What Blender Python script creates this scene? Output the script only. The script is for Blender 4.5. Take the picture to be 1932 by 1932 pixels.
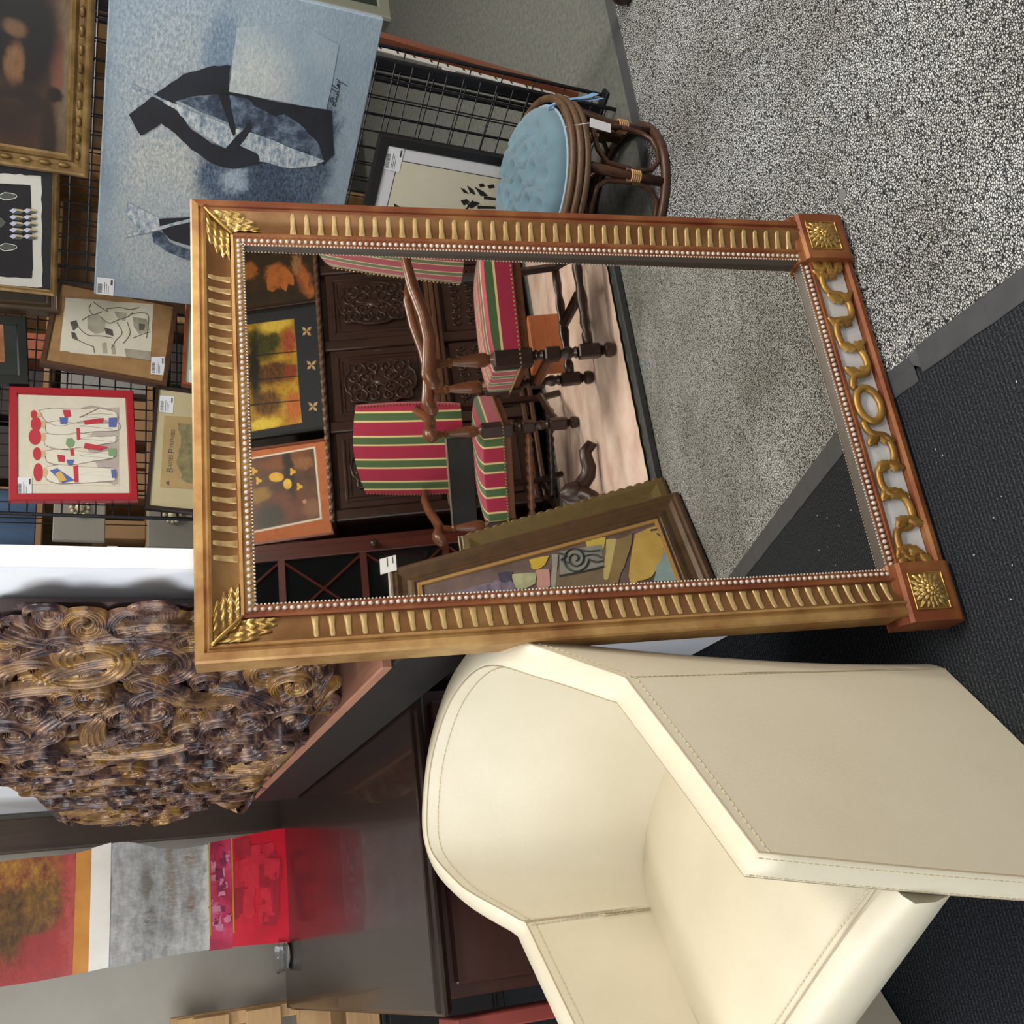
import bpy, bmesh, math, random
from mathutils import Vector, Matrix, noise
random.seed(7)
for o in list(bpy.data.objects):
    bpy.data.objects.remove(o)
scene = bpy.context.scene
COL = scene.collection
V = Vector
PI = math.pi

# ------------------------------------------------------------------ camera
# the photograph is a phone picture turned on its side: the room's "up" points to the left of the frame
CAM_POS = V((0, 0, 1.45))
CAM_R = ((0.91694965, -0.12707610, 0.37822614),
         (-0.39732045, -0.37776266, 0.83632042),
         (0.03660337, -0.91714069, -0.39687927))
FOCAL = 1930.0
cam = bpy.data.objects.new('camera', bpy.data.cameras.new('camera'))
COL.objects.link(cam)
_cx = V([r[1] for r in CAM_R]); _cy = V([r[0] for r in CAM_R]); _cz = -V([r[2] for r in CAM_R])
cam.matrix_world = Matrix(((_cx.x, _cy.x, _cz.x, CAM_POS.x), (_cx.y, _cy.y, _cz.y, CAM_POS.y),
                           (_cx.z, _cy.z, _cz.z, CAM_POS.z), (0, 0, 0, 1)))
cam.data.sensor_width = 36.0
cam.data.lens = FOCAL / 1932.0 * 36.0
cam.data.clip_start = 0.02
scene.camera = cam

# ------------------------------------------------------------------ world, lights, exposure
world = bpy.data.worlds.new('world'); scene.world = world
world.use_nodes = True
world.node_tree.nodes['Background'].inputs[0].default_value = (0.80, 0.88, 1.0, 1)
world.node_tree.nodes['Background'].inputs[1].default_value = 1.0

def area_light(name, loc, direction, sx, sy, power, color):
    l = bpy.data.lights.new(name, 'AREA'); l.shape = 'RECTANGLE'; l.size = sx; l.size_y = sy
    l.energy = power; l.color = color
    o = bpy.data.objects.new(name, l); COL.objects.link(o)
    o.location = loc; o.rotation_euler = V(direction).to_track_quat('-Z', 'Y').to_euler()
    return o
# daylight falling in through the two shop windows behind and left of the viewer
area_light('window_daylight', (-2.86, 0.8, 1.75), (1, -0.05, -0.12), 4.2, 1.9, 65, (0.93, 0.97, 1.0))
area_light('window_daylight', (-1.0, -4.42, 1.75), (0.05, 1, -0.12), 3.4, 1.9, 42, (0.95, 0.98, 1.0))
# unseen ceiling panels, added to fill the room with light
for lx, ly, pw in ((1.1, 0.6, 36), (3.2, 0.3, 46), (3.2, -1.6, 46), (2.6, 2.9, 30), (-0.9, 2.3, 12)):
    area_light('added_ceiling_fill', (lx, ly, 2.93), (0, 0, -1), 1.15, 0.28, pw, (1.0, 0.96, 0.90))
scene.view_settings.view_transform = 'Standard'
scene.view_settings.look = 'None'
scene.view_settings.gamma = 1.0
scene.view_settings.use_curve_mapping = False
scene.view_settings.exposure = 0.6

# ------------------------------------------------------------------ helpers: pixels of the survey photo -> places in the room
def cam_ray(x, y):
    d = V(((1932 - y) - 966, x - 966, FOCAL)).normalized()
    return V([V(r).dot(d) for r in CAM_R])
def hit(o, d, p, n):
    return o + d * ((V(p) - o).dot(n) / d.dot(n))
def on_plane(x, y, p, n): return hit(CAM_POS, cam_ray(x, y), V(p), V(n))
def on_x(x, y, X): return on_plane(x, y, (X, 0, 0), (1, 0, 0))
def on_y(x, y, Y): return on_plane(x, y, (0, Y, 0), (0, 1, 0))
def on_z(x, y, Z=0): return on_plane(x, y, (0, 0, Z), (0, 0, 1))
MIR0 = V((0.429, 1.294, 0)); LEAN = math.radians(10.3); GLEAN = math.radians(9.7)
MUP = V((0, math.sin(LEAN), math.cos(LEAN)))
GP = MIR0 + MUP * 0.10 + V((0, math.cos(LEAN), -math.sin(LEAN))) * 0.006
GN = V((0, -math.cos(GLEAN), math.sin(GLEAN)))
def seen(x, y):                      # line of sight after the looking glass
    d = cam_ray(x, y); o = hit(CAM_POS, d, GP, GN)
    return o, d - GN * (2 * d.dot(GN))
def r_plane(x, y, p, n):
    o, d = seen(x, y); return hit(o, d, V(p), V(n))
def r_y(x, y, Y): return r_plane(x, y, (0, Y, 0), (0, 1, 0))
def r_z(x, y, Z=0): return r_plane(x, y, (0, 0, Z), (0, 0, 1))

# ------------------------------------------------------------------ helpers: mesh building
class MB:
    def __init__(s): s.v = []; s.f = []
    def add(s, vs, fs):
        b = len(s.v); s.v += [V(p) for p in vs]; s.f += [tuple(i + b for i in q) for q in fs]; return s
    def box(s, x0, x1, y0, y1, z0, z1):
        return s.add([(x0,y0,z0),(x1,y0,z0),(x1,y1,z0),(x0,y1,z0),(x0,y0,z1),(x1,y0,z1),(x1,y1,z1),(x0,y1,z1)],
                     [(0,3,2,1),(4,5,6,7),(0,1,5,4),(1,2,6,5),(2,3,7,6),(3,0,4,7)])
    def bbox(s, x0, x1, y0, y1, z0, z1, b=0.003):      # box with chamfered edges
        b = min(b, (x1-x0)*.45, (y1-y0)*.45, (z1-z0)*.45)
        bm = bmesh.new(); bmesh.ops.create_cube(bm, size=1)
        for v in bm.verts: v.co = V(((x0+x1)/2+v.co.x*(x1-x0), (y0+y1)/2+v.co.y*(y1-y0), (z0+z1)/2+v.co.z*(z1-z0)))
        bmesh.ops.bevel(bm, geom=bm.edges[:], offset=b, segments=1, affect='EDGES')
        bm.verts.index_update()
        s.add([v.co.copy() for v in bm.verts], [[v.index for v in f.verts] for f in bm.faces]); bm.free(); return s
    def tube(s, pts, rad, seg=8, closed=False, cap=True, flat=1.0, ref=None):
        pts = [V(p) for p in pts]; n = len(pts)
        if not hasattr(rad, '__len__'): rad = [rad]*n
        b = len(s.v); prev = None
        for i, p in enumerate(pts):
            if closed: t = pts[(i+1) % n] - pts[i-1]
            else: t = pts[min(i+1, n-1)] - pts[max(i-1, 0)]
            t = t.normalized() if t.length > 1e-9 else V((0,0,1))
            if ref is not None: u = V(ref)
            elif prev is None: u = V((0,0,1)) if abs(t.z) < .9 else V((1,0,0))
            else: u = prev
            u = (u - t*u.dot(t))
            u = u.normalized() if u.length > 1e-6 else t.orthogonal().normalized()
            prev = u; w = t.cross(u)
            for k in range(seg):
                a = 2*PI*k/seg
                s.v.append(p + (u*math.cos(a)*flat + w*math.sin(a))*rad[i])
        m = n if closed else n-1
        for i in range(m):
            for k in range(seg):
                a = b+i*seg+k; c = b+i*seg+(k+1) % seg; j = (i+1) % n
                s.f.append((a, c, b+j*seg+(k+1) % seg, b+j*seg+k))
        if cap and not closed:
            s.f.append(tuple(b+k for k in range(seg))[::-1]); s.f.append(tuple(b+(n-1)*seg+k for k in range(seg)))
        return s
    def lathe(s, prof, base, axis=(0,0,1), seg=12):    # prof: (radius, distance along axis)
        ax = V(axis).normalized(); u = ax.orthogonal().normalized(); w = ax.cross(u); b = len(s.v); base = V(base)
        for r, h in prof:
            for k in range(seg):
                a = 2*PI*k/seg; s.v.append(base + ax*h + (u*math.cos(a)+w*math.sin(a))*max(r, 1e-4))
        for i in range(len(prof)-1):
            for k in range(seg):
                s.f.append((b+i*seg+k, b+i*seg+(k+1) % seg, b+(i+1)*seg+(k+1) % seg, b+(i+1)*seg+k))
        s.f.append(tuple(b+k for k in range(seg))[::-1]); s.f.append(tuple(b+(len(prof)-1)*seg+k for k in range(seg)))
        return s
    def prism(s, pts, off):                            # polygon pts extruded by vector off
        n = len(pts); off = V(off); pts = [V(p) for p in pts]
        return s.add(pts + [p+off for p in pts], [tuple(range(n))[::-1], tuple(range(n, 2*n))] +
                     [(i, (i+1) % n, n+(i+1) % n, n+i) for i in range(n)])
    def sphere(s, c, r, seg=8, rings=5, sc=(1,1,1)):
        b = len(s.v); c = V(c)
        s.v.append(c+V((0,0,r*sc[2])))
        for i in range(1, rings):
            ph = PI*i/rings
            for k in range(seg):
                a = 2*PI*k/seg
                s.v.append(c+V((r*sc[0]*math.sin(ph)*math.cos(a), r*sc[1]*math.sin(ph)*math.sin(a), r*sc[2]*math.cos(ph))))
        s.v.append(c-V((0,0,r*sc[2]))); e = len(s.v)-1
        for k in range(seg): s.f.append((b, b+1+k, b+1+(k+1) % seg))
        for i in range(rings-2):
            for k in range(seg):
                p = b+1+i*seg; s.f.append((p+k, p+seg+k, p+seg+(k+1) % seg, p+(k+1) % seg))
        p = b+1+(rings-2)*seg
        for k in range(seg): s.f.append((p+k, e, p+(k+1) % seg))
        return s
    def grid(s, rows, closed_u=False):                  # rows of equal length
        b = len(s.v); m = len(rows[0])
        for r in rows: s.v += [V(p) for p in r]
        for i in range(len(rows)-1):
            for k in range(m if closed_u else m-1):
                s.f.append((b+i*m+k, b+i*m+(k+1) % m, b+(i+1)*m+(k+1) % m, b+(i+1)*m+k))
        return s
    def xf(s, mat, start=0):
        for i in range(start, len(s.v)): s.v[i] = mat @ s.v[i]
        return s

MATX = {}
def put(name, mb, mat, parent=None, smooth=False, world=False, kind=None):
    me = bpy.data.meshes.new(name)
    vs = mb.v
    if world and parent is not None:
        inv = MATX[parent.name].inverted(); vs = [inv @ p for p in vs]
    me.from_pydata([tuple(p) for p in vs], [], mb.f); me.update()
    if mat is not None:
        me.materials.append(mat)
    if smooth:
        me.polygons.foreach_set('use_smooth', [True]*len(me.polygons))
        if smooth != 'full':
            try: me.set_sharp_from_angle(angle=math.radians(38))
            except Exception: pass
    o = bpy.data.objects.new(name, me); COL.objects.link(o)
    if parent is not None:
        o.parent = parent; MATX[o.name] = MATX[parent.name].copy()
    else: MATX[o.name] = Matrix.Identity(4)
    if kind: o['kind'] = kind
    return o
def clone(src, parent, loc=None, mtx=None):
    c = bpy.data.objects.new(src.name.split('.')[0], src.data); COL.objects.link(c); c.parent = parent
    if mtx is not None: c.matrix_local = mtx
    elif loc is not None: c.location = loc
    MATX[c.name] = MATX[parent.name].copy()
    return c
def thing(name, label, cat, mtx=None, group=None):
    o = bpy.data.objects.new(name, None); COL.objects.link(o); o.empty_display_size = 0.05
    m = mtx if mtx is not None else Matrix.Identity(4)
    if not isinstance(m, Matrix): m = Matrix.Translation(V(m))
    o.matrix_world = m; MATX[o.name] = m.copy()
    o['label'] = label; o['category'] = cat
    if group: o['group'] = group
    return o
def tag(o, label, cat, group=None):
    o['label'] = label; o['category'] = cat
    if group: o['group'] = group
    return o
def struct(o): o['kind'] = 'structure'; return o
def lt(parent_loc, rz=0): return Matrix.Translation(V(parent_loc)) @ Matrix.Rotation(rz, 4, 'Z')

# ------------------------------------------------------------------ helpers: materials
def lin(c):
    if isinstance(c, str):
        c = c.lstrip('#'); c = [int(c[i:i+2], 16)/255 for i in (0, 2, 4)]
        return tuple(x/12.92 if x <= .04045 else ((x+.055)/1.055)**2.4 for x in c) + (1,)
    return tuple(c)[:3] + (1,)
MATS = {}
def new_mat(name):
    m = bpy.data.materials.new(name); m.use_nodes = True
    nt = m.node_tree; return m, nt, nt.nodes['Principled BSDF']
def coords(nt, stretch=(1,1,1), rot=(0,0,0)):
    tc = nt.nodes.new('ShaderNodeTexCoord'); mp = nt.nodes.new('ShaderNodeMapping')
    mp.inputs['Scale'].default_value = stretch; mp.inputs['Rotation'].default_value = rot
    nt.links.new(tc.outputs['Object'], mp.inputs['Vector']); return mp.outputs['Vector']
def noise_node(nt, vec, scale, detail=4, rough=.6, dist=0):
    n = nt.nodes.new('ShaderNodeTexNoise'); n.inputs['Scale'].default_value = scale
    n.inputs['Detail'].default_value = detail; n.inputs['Roughness'].default_value = rough
    n.inputs['Distortion'].default_value = dist; nt.links.new(vec, n.inputs['Vector']); return n.outputs['Fac']
def ramp_node(nt, fac, stops, interp='LINEAR'):
    r = nt.nodes.new('ShaderNodeValToRGB'); r.color_ramp.interpolation = interp
    e = r.color_ramp.elements
    while len(e) < len(stops): e.new(.5)
    for k, (p, c) in enumerate(stops): e[k].position = p; e[k].color = lin(c)
    nt.links.new(fac, r.inputs['Fac']); return r.outputs['Color']
def bump_node(nt, h, strength, dist, bsdf):
    b = nt.nodes.new('ShaderNodeBump'); b.inputs['Strength'].default_value = strength; b.inputs['Distance'].default_value = dist
    nt.links.new(h, b.inputs['Height']); nt.links.new(b.outputs['Normal'], bsdf.inputs['Normal'])
def paint(name, stops, scale=6, stretch=(1,1,1), rough=.6, metal=0, detail=5, nrough=.6, dist=0.0, bump=0, bscale=None, bdist=.002, coat=0, rot=(0,0,0), spec=.5, sheen=0):
    if name in MATS: return MATS[name]
    m, nt, b = new_mat(name)
    b.inputs['Roughness'].default_value = rough; b.inputs['Metallic'].default_value = metal
    b.inputs['Coat Weight'].default_value = coat; b.inputs['Specular IOR Level'].default_value = spec
    b.inputs['Sheen Weight'].default_value = sheen
    if len(stops) == 1 and not bump: b.inputs['Base Color'].default_value = lin(stops[0][1])
    else:
        vec = coords(nt, stretch, rot)
        f = noise_node(nt, vec, scale, detail, nrough, dist)
        if len(stops) == 1: b.inputs['Base Color'].default_value = lin(stops[0][1])
        else: nt.links.new(ramp_node(nt, f, stops), b.inputs['Base Color'])
        if bump:
            h = f if bscale is None else noise_node(nt, vec, bscale, 3, .6)
            bump_node(nt, h, bump, bdist, b)
    MATS[name] = m; return m
def flat(name, c, rough=.5, metal=0, **k): return paint(name, [(0, c)], rough=rough, metal=metal, **k)
def two(name, a, c, scale=8, rough=.5, **k): return paint(name, [(.35, a), (.65, c)], scale=scale, rough=rough, **k)
def wood(name, a, c, rough=.4, scale=14, stretch=(1,1,.08), coat=0, **k):
    return paint(name, [(.25, a), (.5, c), (.75, a)], scale=scale, stretch=stretch, rough=rough, dist=1.2, bump=.15, bdist=.001, coat=coat, **k)

def soft_canvas(name, stops, scale, blobs, stretch=(1,1,1), rough=.5, warp=.03, wscale=9, bump=.4, bscale=70, grain=.35, gscale=40, gstretch=(1,1,3), detail=6):
    """paint laid wet in wet: noisy ground and soft-edged strokes; blobs = (x, z, rx, rz, angle, colour, softness[, noisy colour])"""
    m, nt, b = new_mat(name); b.inputs['Roughness'].default_value = rough
    vec = coords(nt, stretch); f = noise_node(nt, vec, scale, detail, .65)
    col = ramp_node(nt, f, stops)
    base = coords(nt)
    nz = nt.nodes.new('ShaderNodeTexNoise'); nz.inputs['Scale'].default_value = wscale; nz.inputs['Detail'].default_value = 5; nz.inputs['Roughness'].default_value = .7
    nt.links.new(base, nz.inputs['Vector'])
    sub = nt.nodes.new('ShaderNodeVectorMath'); sub.operation = 'SUBTRACT'; sub.inputs[1].default_value = (.5, .5, .5); nt.links.new(nz.outputs['Color'], sub.inputs[0])
    mad = nt.nodes.new('ShaderNodeVectorMath'); mad.operation = 'MULTIPLY_ADD'; mad.inputs[1].default_value = (warp*2,)*3
    nt.links.new(sub.outputs[0], mad.inputs[0]); nt.links.new(base, mad.inputs[2]); wv = mad.outputs[0]
    tex = noise_node(nt, coords(nt, gstretch), gscale, 6, .7)
    for bl in blobs:
        x, z, rx, rz, ang, c, soft = bl[:7]
        mp = nt.nodes.new('ShaderNodeMapping'); mp.vector_type = 'TEXTURE'
        mp.inputs['Location'].default_value = (x, 0, z); mp.inputs['Rotation'].default_value = (0, ang, 0); mp.inputs['Scale'].default_value = (rx, 1000, rz)
        nt.links.new(wv, mp.inputs['Vector'])
        ln = nt.nodes.new('ShaderNodeVectorMath'); ln.operation = 'LENGTH'; nt.links.new(mp.outputs[0], ln.inputs[0])
        mr = nt.nodes.new('ShaderNodeMapRange'); mr.interpolation_type = 'SMOOTHSTEP'
        mr.inputs['From Min'].default_value = 1+soft; mr.inputs['From Max'].default_value = 1-soft
        nt.links.new(ln.outputs['Value'], mr.inputs['Value'])
        mx = nt.nodes.new('ShaderNodeMix'); mx.data_type = 'RGBA'; nt.links.new(mr.outputs[0], mx.inputs['Factor']); nt.links.new(col, mx.inputs['A'])
        if len(bl) > 7: nt.links.new(ramp_node(nt, tex, [(.32, c), (.68, bl[7])]), mx.inputs['B'])
        else: mx.inputs['B'].default_value = lin(c)
        col = mx.outputs['Result']
    g = ramp_node(nt, tex, [(.25, (1-grain,)*3), (.75, (1, 1, 1))])
    mu = nt.nodes.new('ShaderNodeMix'); mu.data_type = 'RGBA'; mu.blend_type = 'MULTIPLY'; mu.inputs['Factor'].default_value = 1
    nt.links.new(col, mu.inputs['A']); nt.links.new(g, mu.inputs['B']); nt.links.new(mu.outputs['Result'], b.inputs['Base Color'])
    bump_node(nt, noise_node(nt, coords(nt, gstretch), bscale, 4, .6), bump, .002, b)
    return m
def text_mesh(txt, size):
    cu = bpy.data.curves.new('lettering', 'FONT'); cu.body = txt; cu.size = size; cu.align_x = 'CENTER'; cu.align_y = 'CENTER'; cu.resolution_u = 2
    o = bpy.data.objects.new('lettering', cu); COL.objects.link(o); bpy.context.view_layer.update()
    me = bpy.data.meshes.new_from_object(o.evaluated_get(bpy.context.evaluated_depsgraph_get()))
    mb = MB(); mb.v = [v.co.copy() for v in me.vertices]; mb.f = [tuple(p.vertices) for p in me.polygons]
    bpy.data.objects.remove(o); bpy.data.curves.remove(cu); bpy.data.meshes.remove(me); return mb
ORD = ('first', 'second', 'third', 'fourth', 'fifth', 'sixth', 'seventh', 'eighth', 'ninth', 'tenth', 'eleventh', 'twelfth')
# ------------------------------------------------------------------ materials of the room
def carpet_light():
    m, nt, b = new_mat('grey_loop_carpet'); b.inputs['Roughness'].default_value = .95; b.inputs['Specular IOR Level'].default_value = .1
    vec = coords(nt)
    vo = nt.nodes.new('ShaderNodeTexVoronoi'); vo.feature = 'DISTANCE_TO_EDGE'; vo.inputs['Scale'].default_value = 150; vo.inputs['Randomness'].default_value = .9
    wv = coords(nt, (1.0, 1.7, 1), (0, 0, .5))
    nt.links.new(wv, vo.inputs['Vector'])
    n2 = noise_node(nt, vec, 330, 2, .5)
    mx = nt.nodes.new('ShaderNodeMath'); mx.operation = 'MULTIPLY_ADD'; mx.inputs[1].default_value = .22; mx.inputs[2].default_value = -.11
    nt.links.new(n2, mx.inputs[0]); ad = nt.nodes.new('ShaderNodeMath'); ad.operation = 'ADD'; nt.links.new(mx.outputs[0], ad.inputs[0]); nt.links.new(vo.outputs['Distance'], ad.inputs[1]); mx = ad
    col = ramp_node(nt, mx.outputs[0], [(.0, '#232426'), (.085, '#3d3e40'), (.18, '#b9baba'), (.4, '#dcdddd')])
    big = noise_node(nt, vec, 2.2, 3); c2 = ramp_node(nt, big, [(.3, '#c4c1b8'), (.7, '#ffffff')])
    mul = nt.nodes.new('ShaderNodeMix'); mul.data_type = 'RGBA'; mul.blend_type = 'MULTIPLY'; mul.inputs['Factor'].default_value = 1
    nt.links.new(col, mul.inputs['A']); nt.links.new(c2, mul.inputs['B']); nt.links.new(mul.outputs['Result'], b.inputs['Base Color'])
    bump_node(nt, mx.outputs[0], .5, .003, b); return m
def carpet_black():
    m, nt, b = new_mat('black_ribbed_carpet'); b.inputs['Roughness'].default_value = .95; b.inputs['Specular IOR Level'].default_value = .12
    vec = coords(nt)
    w = nt.nodes.new('ShaderNodeTexWave'); w.bands_direction = 'Y'; w.inputs['Scale'].default_value = 38; w.inputs['Distortion'].default_value = 1.2
    w.inputs['Detail'].default_value = 2; w.inputs['Detail Scale'].default_value = 4; nt.links.new(vec, w.inputs['Vector'])
    n1 = noise_node(nt, vec, 260, 3, .7)
    a = nt.nodes.new('ShaderNodeMath'); a.operation = 'MULTIPLY_ADD'; a.inputs[1].default_value = .14
    nt.links.new(w.outputs['Fac'], a.inputs[0]); nt.links.new(n1, a.inputs[2])
    nt.links.new(ramp_node(nt, a.outputs[0], [(.36, '#131416'), (.56, '#222427'), (.78, '#46484d')]), b.inputs['Base Color'])
    bump_node(nt, a.outputs[0], .8, .004, b); return m
CARPET = carpet_light(); BLACKC = carpet_black()
DARKC = paint('charcoal_felt_carpet', [(.3, '#55564f'), (.7, '#6a6b66')], scale=60, rough=.95, bump=.4, bscale=300, bdist=.002, spec=.1)
TAPE = paint('grey_cloth_tape', [(.3, '#303134'), (.7, '#3b3c3f')], scale=20, rough=.7, bump=.2, bscale=120)
WHITEW = paint('white_plaster', [(.3, '#dcdde2'), (.7, '#e6e7ea')], scale=3, rough=.7, bump=.12, bscale=140, bdist=.002)
WALLG = paint('grey_plaster', [(.25, '#a39c8e'), (.75, '#b8b4aa')], scale=2.5, rough=.85, bump=.1, bscale=60)
CEIL = flat('ceiling_white', '#d8d6d0', .9)
BROWNW = wood('brown_backboard', '#5a4530', '#7d6448', rough=.6, scale=5)
BEAM = wood('dark_beam', '#3a2a20', '#4d3a2c', rough=.5, scale=10)

# ------------------------------------------------------------------ room shell
SEAM_A, SEAM_B, EDGE_Y, POD_Y = 0.857, 0.912, 1.88, -0.46
X0, X1, Y0, Y1, ZC = -3.0, 6.0, -4.6, 4.6, 3.0
floor = struct(put('floor', MB().box(X0, X1, Y0, Y1, -.10, -.004), BLACKC))
struct(put('floor_black_carpet', MB().box(X0, SEAM_A+.02, POD_Y-4.0, Y1, -.004, 0), BLACKC))
struct(put('floor_grey_carpet', MB().box(SEAM_B-.02, X1, POD_Y-.02, EDGE_Y, -.004, .0012), CARPET))
struct(put('floor_charcoal_carpet', MB().box(SEAM_B-.05, X1, EDGE_Y-.004, Y1, -.004, .0015), DARKC))
def tape():
    # two lengths of cloth tape over the seam, torn where they meet
    mb = MB()
    def strip(x0, x1, y0, y1, dx, seed):
        rnd = random.Random(seed); L = []; Rr = []; n = 40
        for i in range(n+1):
            y = y0+(y1-y0)*i/n
            L.append((x0+dx*i/n+rnd.uniform(-.0012,.0012), y)); Rr.append((x1+dx*i/n+rnd.uniform(-.0012,.0012), y))
        rows = [[(l[0], l[1], .0016), (l[0]+.002, l[1], .0028), (r[0]-.002, r[1], .0028), (r[0], r[1], .0016)] for l, r in zip(L, Rr)]
        mb.grid(rows)
    strip(SEAM_A, SEAM_B, POD_Y, 1.20, .004, 1)
    strip(SEAM_A-.006, SEAM_B-.004, 1.215, EDGE_Y+.05, -.003, 2)
    mb.add([(.872,1.20,.003),(.912,1.198,.003),(.902,1.214,.010),(.884,1.212,.008)], [(0,1,2,3)])
    return mb
tp = put('trim_1', tape(), TAPE); struct(tp)
lint = flat('white_lint', '#cfcfcb', .9)
mb = MB(); rnd = random.Random(3)
for i in range(60):
    x = rnd.uniform(-.2, .84); y = rnd.uniform(.55, 1.24); a = rnd.uniform(0, 6.3); l = rnd.uniform(.0015, .004)
    mb.tube([(x, y, .0015), (x+l*math.cos(a), y+l*math.sin(a), .003)], .0007, 4)
tag(put('carpet_lint', mb, lint, kind='stuff'), 'white crumbs of lint scattered over the black carpet', 'lint')
struct(put('trim_2', MB().bbox(SEAM_B-.05, X1, EDGE_Y-.03, EDGE_Y+.012, 0, .004, .002), flat('edge_strip_dark', '#3f4041', .6)))
stain = flat('carpet_stain', '#6a6b69', .95)
for sx, sy, r in ((1590, 368, .014), (1380, 285, .009)):
    c = on_z(sx, sy, .0018); mb = MB()
    mb.add([c+V((r*(1+.35*math.sin(3*a+sx))*math.cos(a), r*(1+.3*math.cos(2*a))*math.sin(a), 0)) for a in [2*PI*k/14 for k in range(14)]], [tuple(range(14))])
    struct(put('floor_stain', mb, stain))
# walls and ceiling, openings for the two shop windows
def wall_with_hole(name, fixed, axis, lo, hi, h0, h1, z0, z1, mat, th):
    mb = MB()
    def b(a0, a1, c0, c1):
        if axis == 'x': mb.box(min(fixed, fixed+th), max(fixed, fixed+th), a0, a1, c0, c1)
        else: mb.box(a0, a1, min(fixed, fixed+th), max(fixed, fixed+th), c0, c1)
    b(lo, h0, 0, ZC); b(h1, hi, 0, ZC); b(h0, h1, 0, z0); b(h0, h1, z1, ZC)
    return struct(put(name, mb, mat))
wall_with_hole('wall_left', X0, 'x', Y0, Y1, -1.4, 3.0, .75, 2.75, WALLG, -.15)
wall_with_hole('wall_front', Y0, 'y', X0, X1, -2.8, .9, .75, 2.75, WALLG, -.15)
struct(put('wall_right', MB().box(X1, X1+.15, Y0, Y1, 0, ZC), WALLG))
struct(put('wall_back', MB().box(.60, X1, Y1, Y1+.15, 0, ZC), BROWNW))
struct(put('wall_rear', MB().box(X0, .60, 3.95, 4.10, 0, ZC), WALLG))
struct(put('ceiling', MB().box(X0, X1, Y0, Y1, ZC, ZC+.1), CEIL))
# white partition with a rough plastered end
part = struct(put('wall_partition', MB().bbox(.585, .622, 1.562, 3.95, 0, ZC, .003), WHITEW))
mb = MB(); rnd = random.Random(5); rows = []
for i in range(61):
    z = i*3.0/60; rows.append([(.586+.034*k/4, 1.5605-.0018*rnd.random(), z) for k in range(5)])
mb.grid(rows)
struct(put('trim_3', mb, WHITEW))
# timber post against the rear wall
struct(put('trim_4', MB().bbox(.457, .565, 3.90, 3.95, 0, ZC, .004), BEAM))
FRM = flat('window_frame_paint', '#e4e2dc', .5)
for n, (ax, fx, lo, hi) in enumerate((('x', X0, -1.4, 3.0), ('y', Y0, -2.8, .9))):
    w = bpy.data.objects.new('window_%d' % (n+1), None); COL.objects.link(w); struct(w); MATX[w.name] = Matrix.Identity(4)
    k = 4
    bars = [(lo+(hi-lo)*i/k-.03, lo+(hi-lo)*i/k+.03, .75, 2.75) for i in range(k+1)] + [(lo, hi, .72, .80), (lo, hi, 2.70, 2.78)]
    for a0, a1, z0, z1 in bars:
        mb = MB()
        if ax == 'x': mb.bbox(fx-.10, fx-.03, a0, a1, z0, z1)
        else: mb.bbox(a0, a1, fx-.10, fx-.03, z0, z1)
        put('window_frame', mb, FRM, w)
for i, (lx, ly, wh) in enumerate(((1.1, .6, 'in front of the gilt mirror'), (3.2, .3, 'over the open grey carpet'), (3.2, -1.6, 'over the striped armchairs'), (2.6, 2.9, 'above the wire screens'), (-.9, 2.3, 'above the dark table'))):
    t = thing('added_fill_fitting', 'slim white ceiling fitting added for fill light '+wh, 'ceiling light', (lx, ly, 3.0), 'added fill lights')
    put('housing', MB().bbox(-.62, .62, -.18, .18, -.05, 0), FRM, t)  # housings for the added fill panels, out of view

# picture rail of platform in front of the sideboard, with a pale rug
PODZ = .04
struct(put('floor_platform', MB().bbox(SEAM_B+.3, X1, -4.4, POD_Y, 0, PODZ-.006, .004), DARKC))
struct(put('trim_5', MB().bbox(SEAM_B+.3, X1, POD_Y-.012, POD_Y+.05, 0, .032, .006), TAPE))
RUG = paint('pale_pink_rug', [(.3, '#b79a8c'), (.55, '#cdb5a8'), (.8, '#d9c7bb')], scale=5, rough=.95, bump=.5, bscale=180, bdist=.002, spec=.1)
mb = MB(); rnd = random.Random(9); n = 150; rows = []
for j in range(24):
    y = POD_Y-.005-j*.09
    row = []
    for i in range(n+1):
        x = 1.25+3.8*i/n
        z = PODZ + .0015*math.sin(x*3+y*9) + (.004*math.sin(j*1.9+x*1.3) if j else 0)
        yy = y + (.010*abs(math.sin(x*34))+rnd.uniform(-.003,.003) if j == 0 else 0)
        row.append((x, yy, z+.004))
    rows.append(row)
mb.grid(rows)
tag(put('woven_rug', mb, RUG, smooth=True), 'pale pink woven rug with ragged edge under the striped armchairs', 'rug')
# ================================================================== the gilt mirror
GILT = paint('gilt_worn_bole', [(.28, '#7a4a2c'), (.42, '#946a3c'), (.60, '#b59058'), (.8, '#a27c48')], scale=9, stretch=(1,1,1), rough=.42, metal=.45, detail=8, bump=.15, bscale=90, bdist=.001)
BOLE = paint('red_bole_gilding', [(.25, '#642c1a'), (.5, '#7d4626'), (.75, '#96663a')], scale=11, rough=.45, metal=.35, detail=8, bump=.15, bscale=80, bdist=.001)
GOLD = paint('burnished_gold', [(.25, '#8f6c3a'), (.5, '#b89656'), (.8, '#d0b478')], scale=12, rough=.32, metal=.7, detail=6, bump=.1, bscale=70, bdist=.001)
COVE = paint('toned_gold_cove', [(.25, '#6a4628'), (.55, '#86603a'), (.8, '#a58350')], scale=10, rough=.38, metal=.6, detail=6, bump=.12, bscale=60, bdist=.001)
RIBM = paint('pale_gold_rib', [(.25, '#9c7c4a'), (.6, '#c4a874'), (.85, '#d8c498')], scale=14, rough=.38, metal=.55, detail=5)
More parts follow.
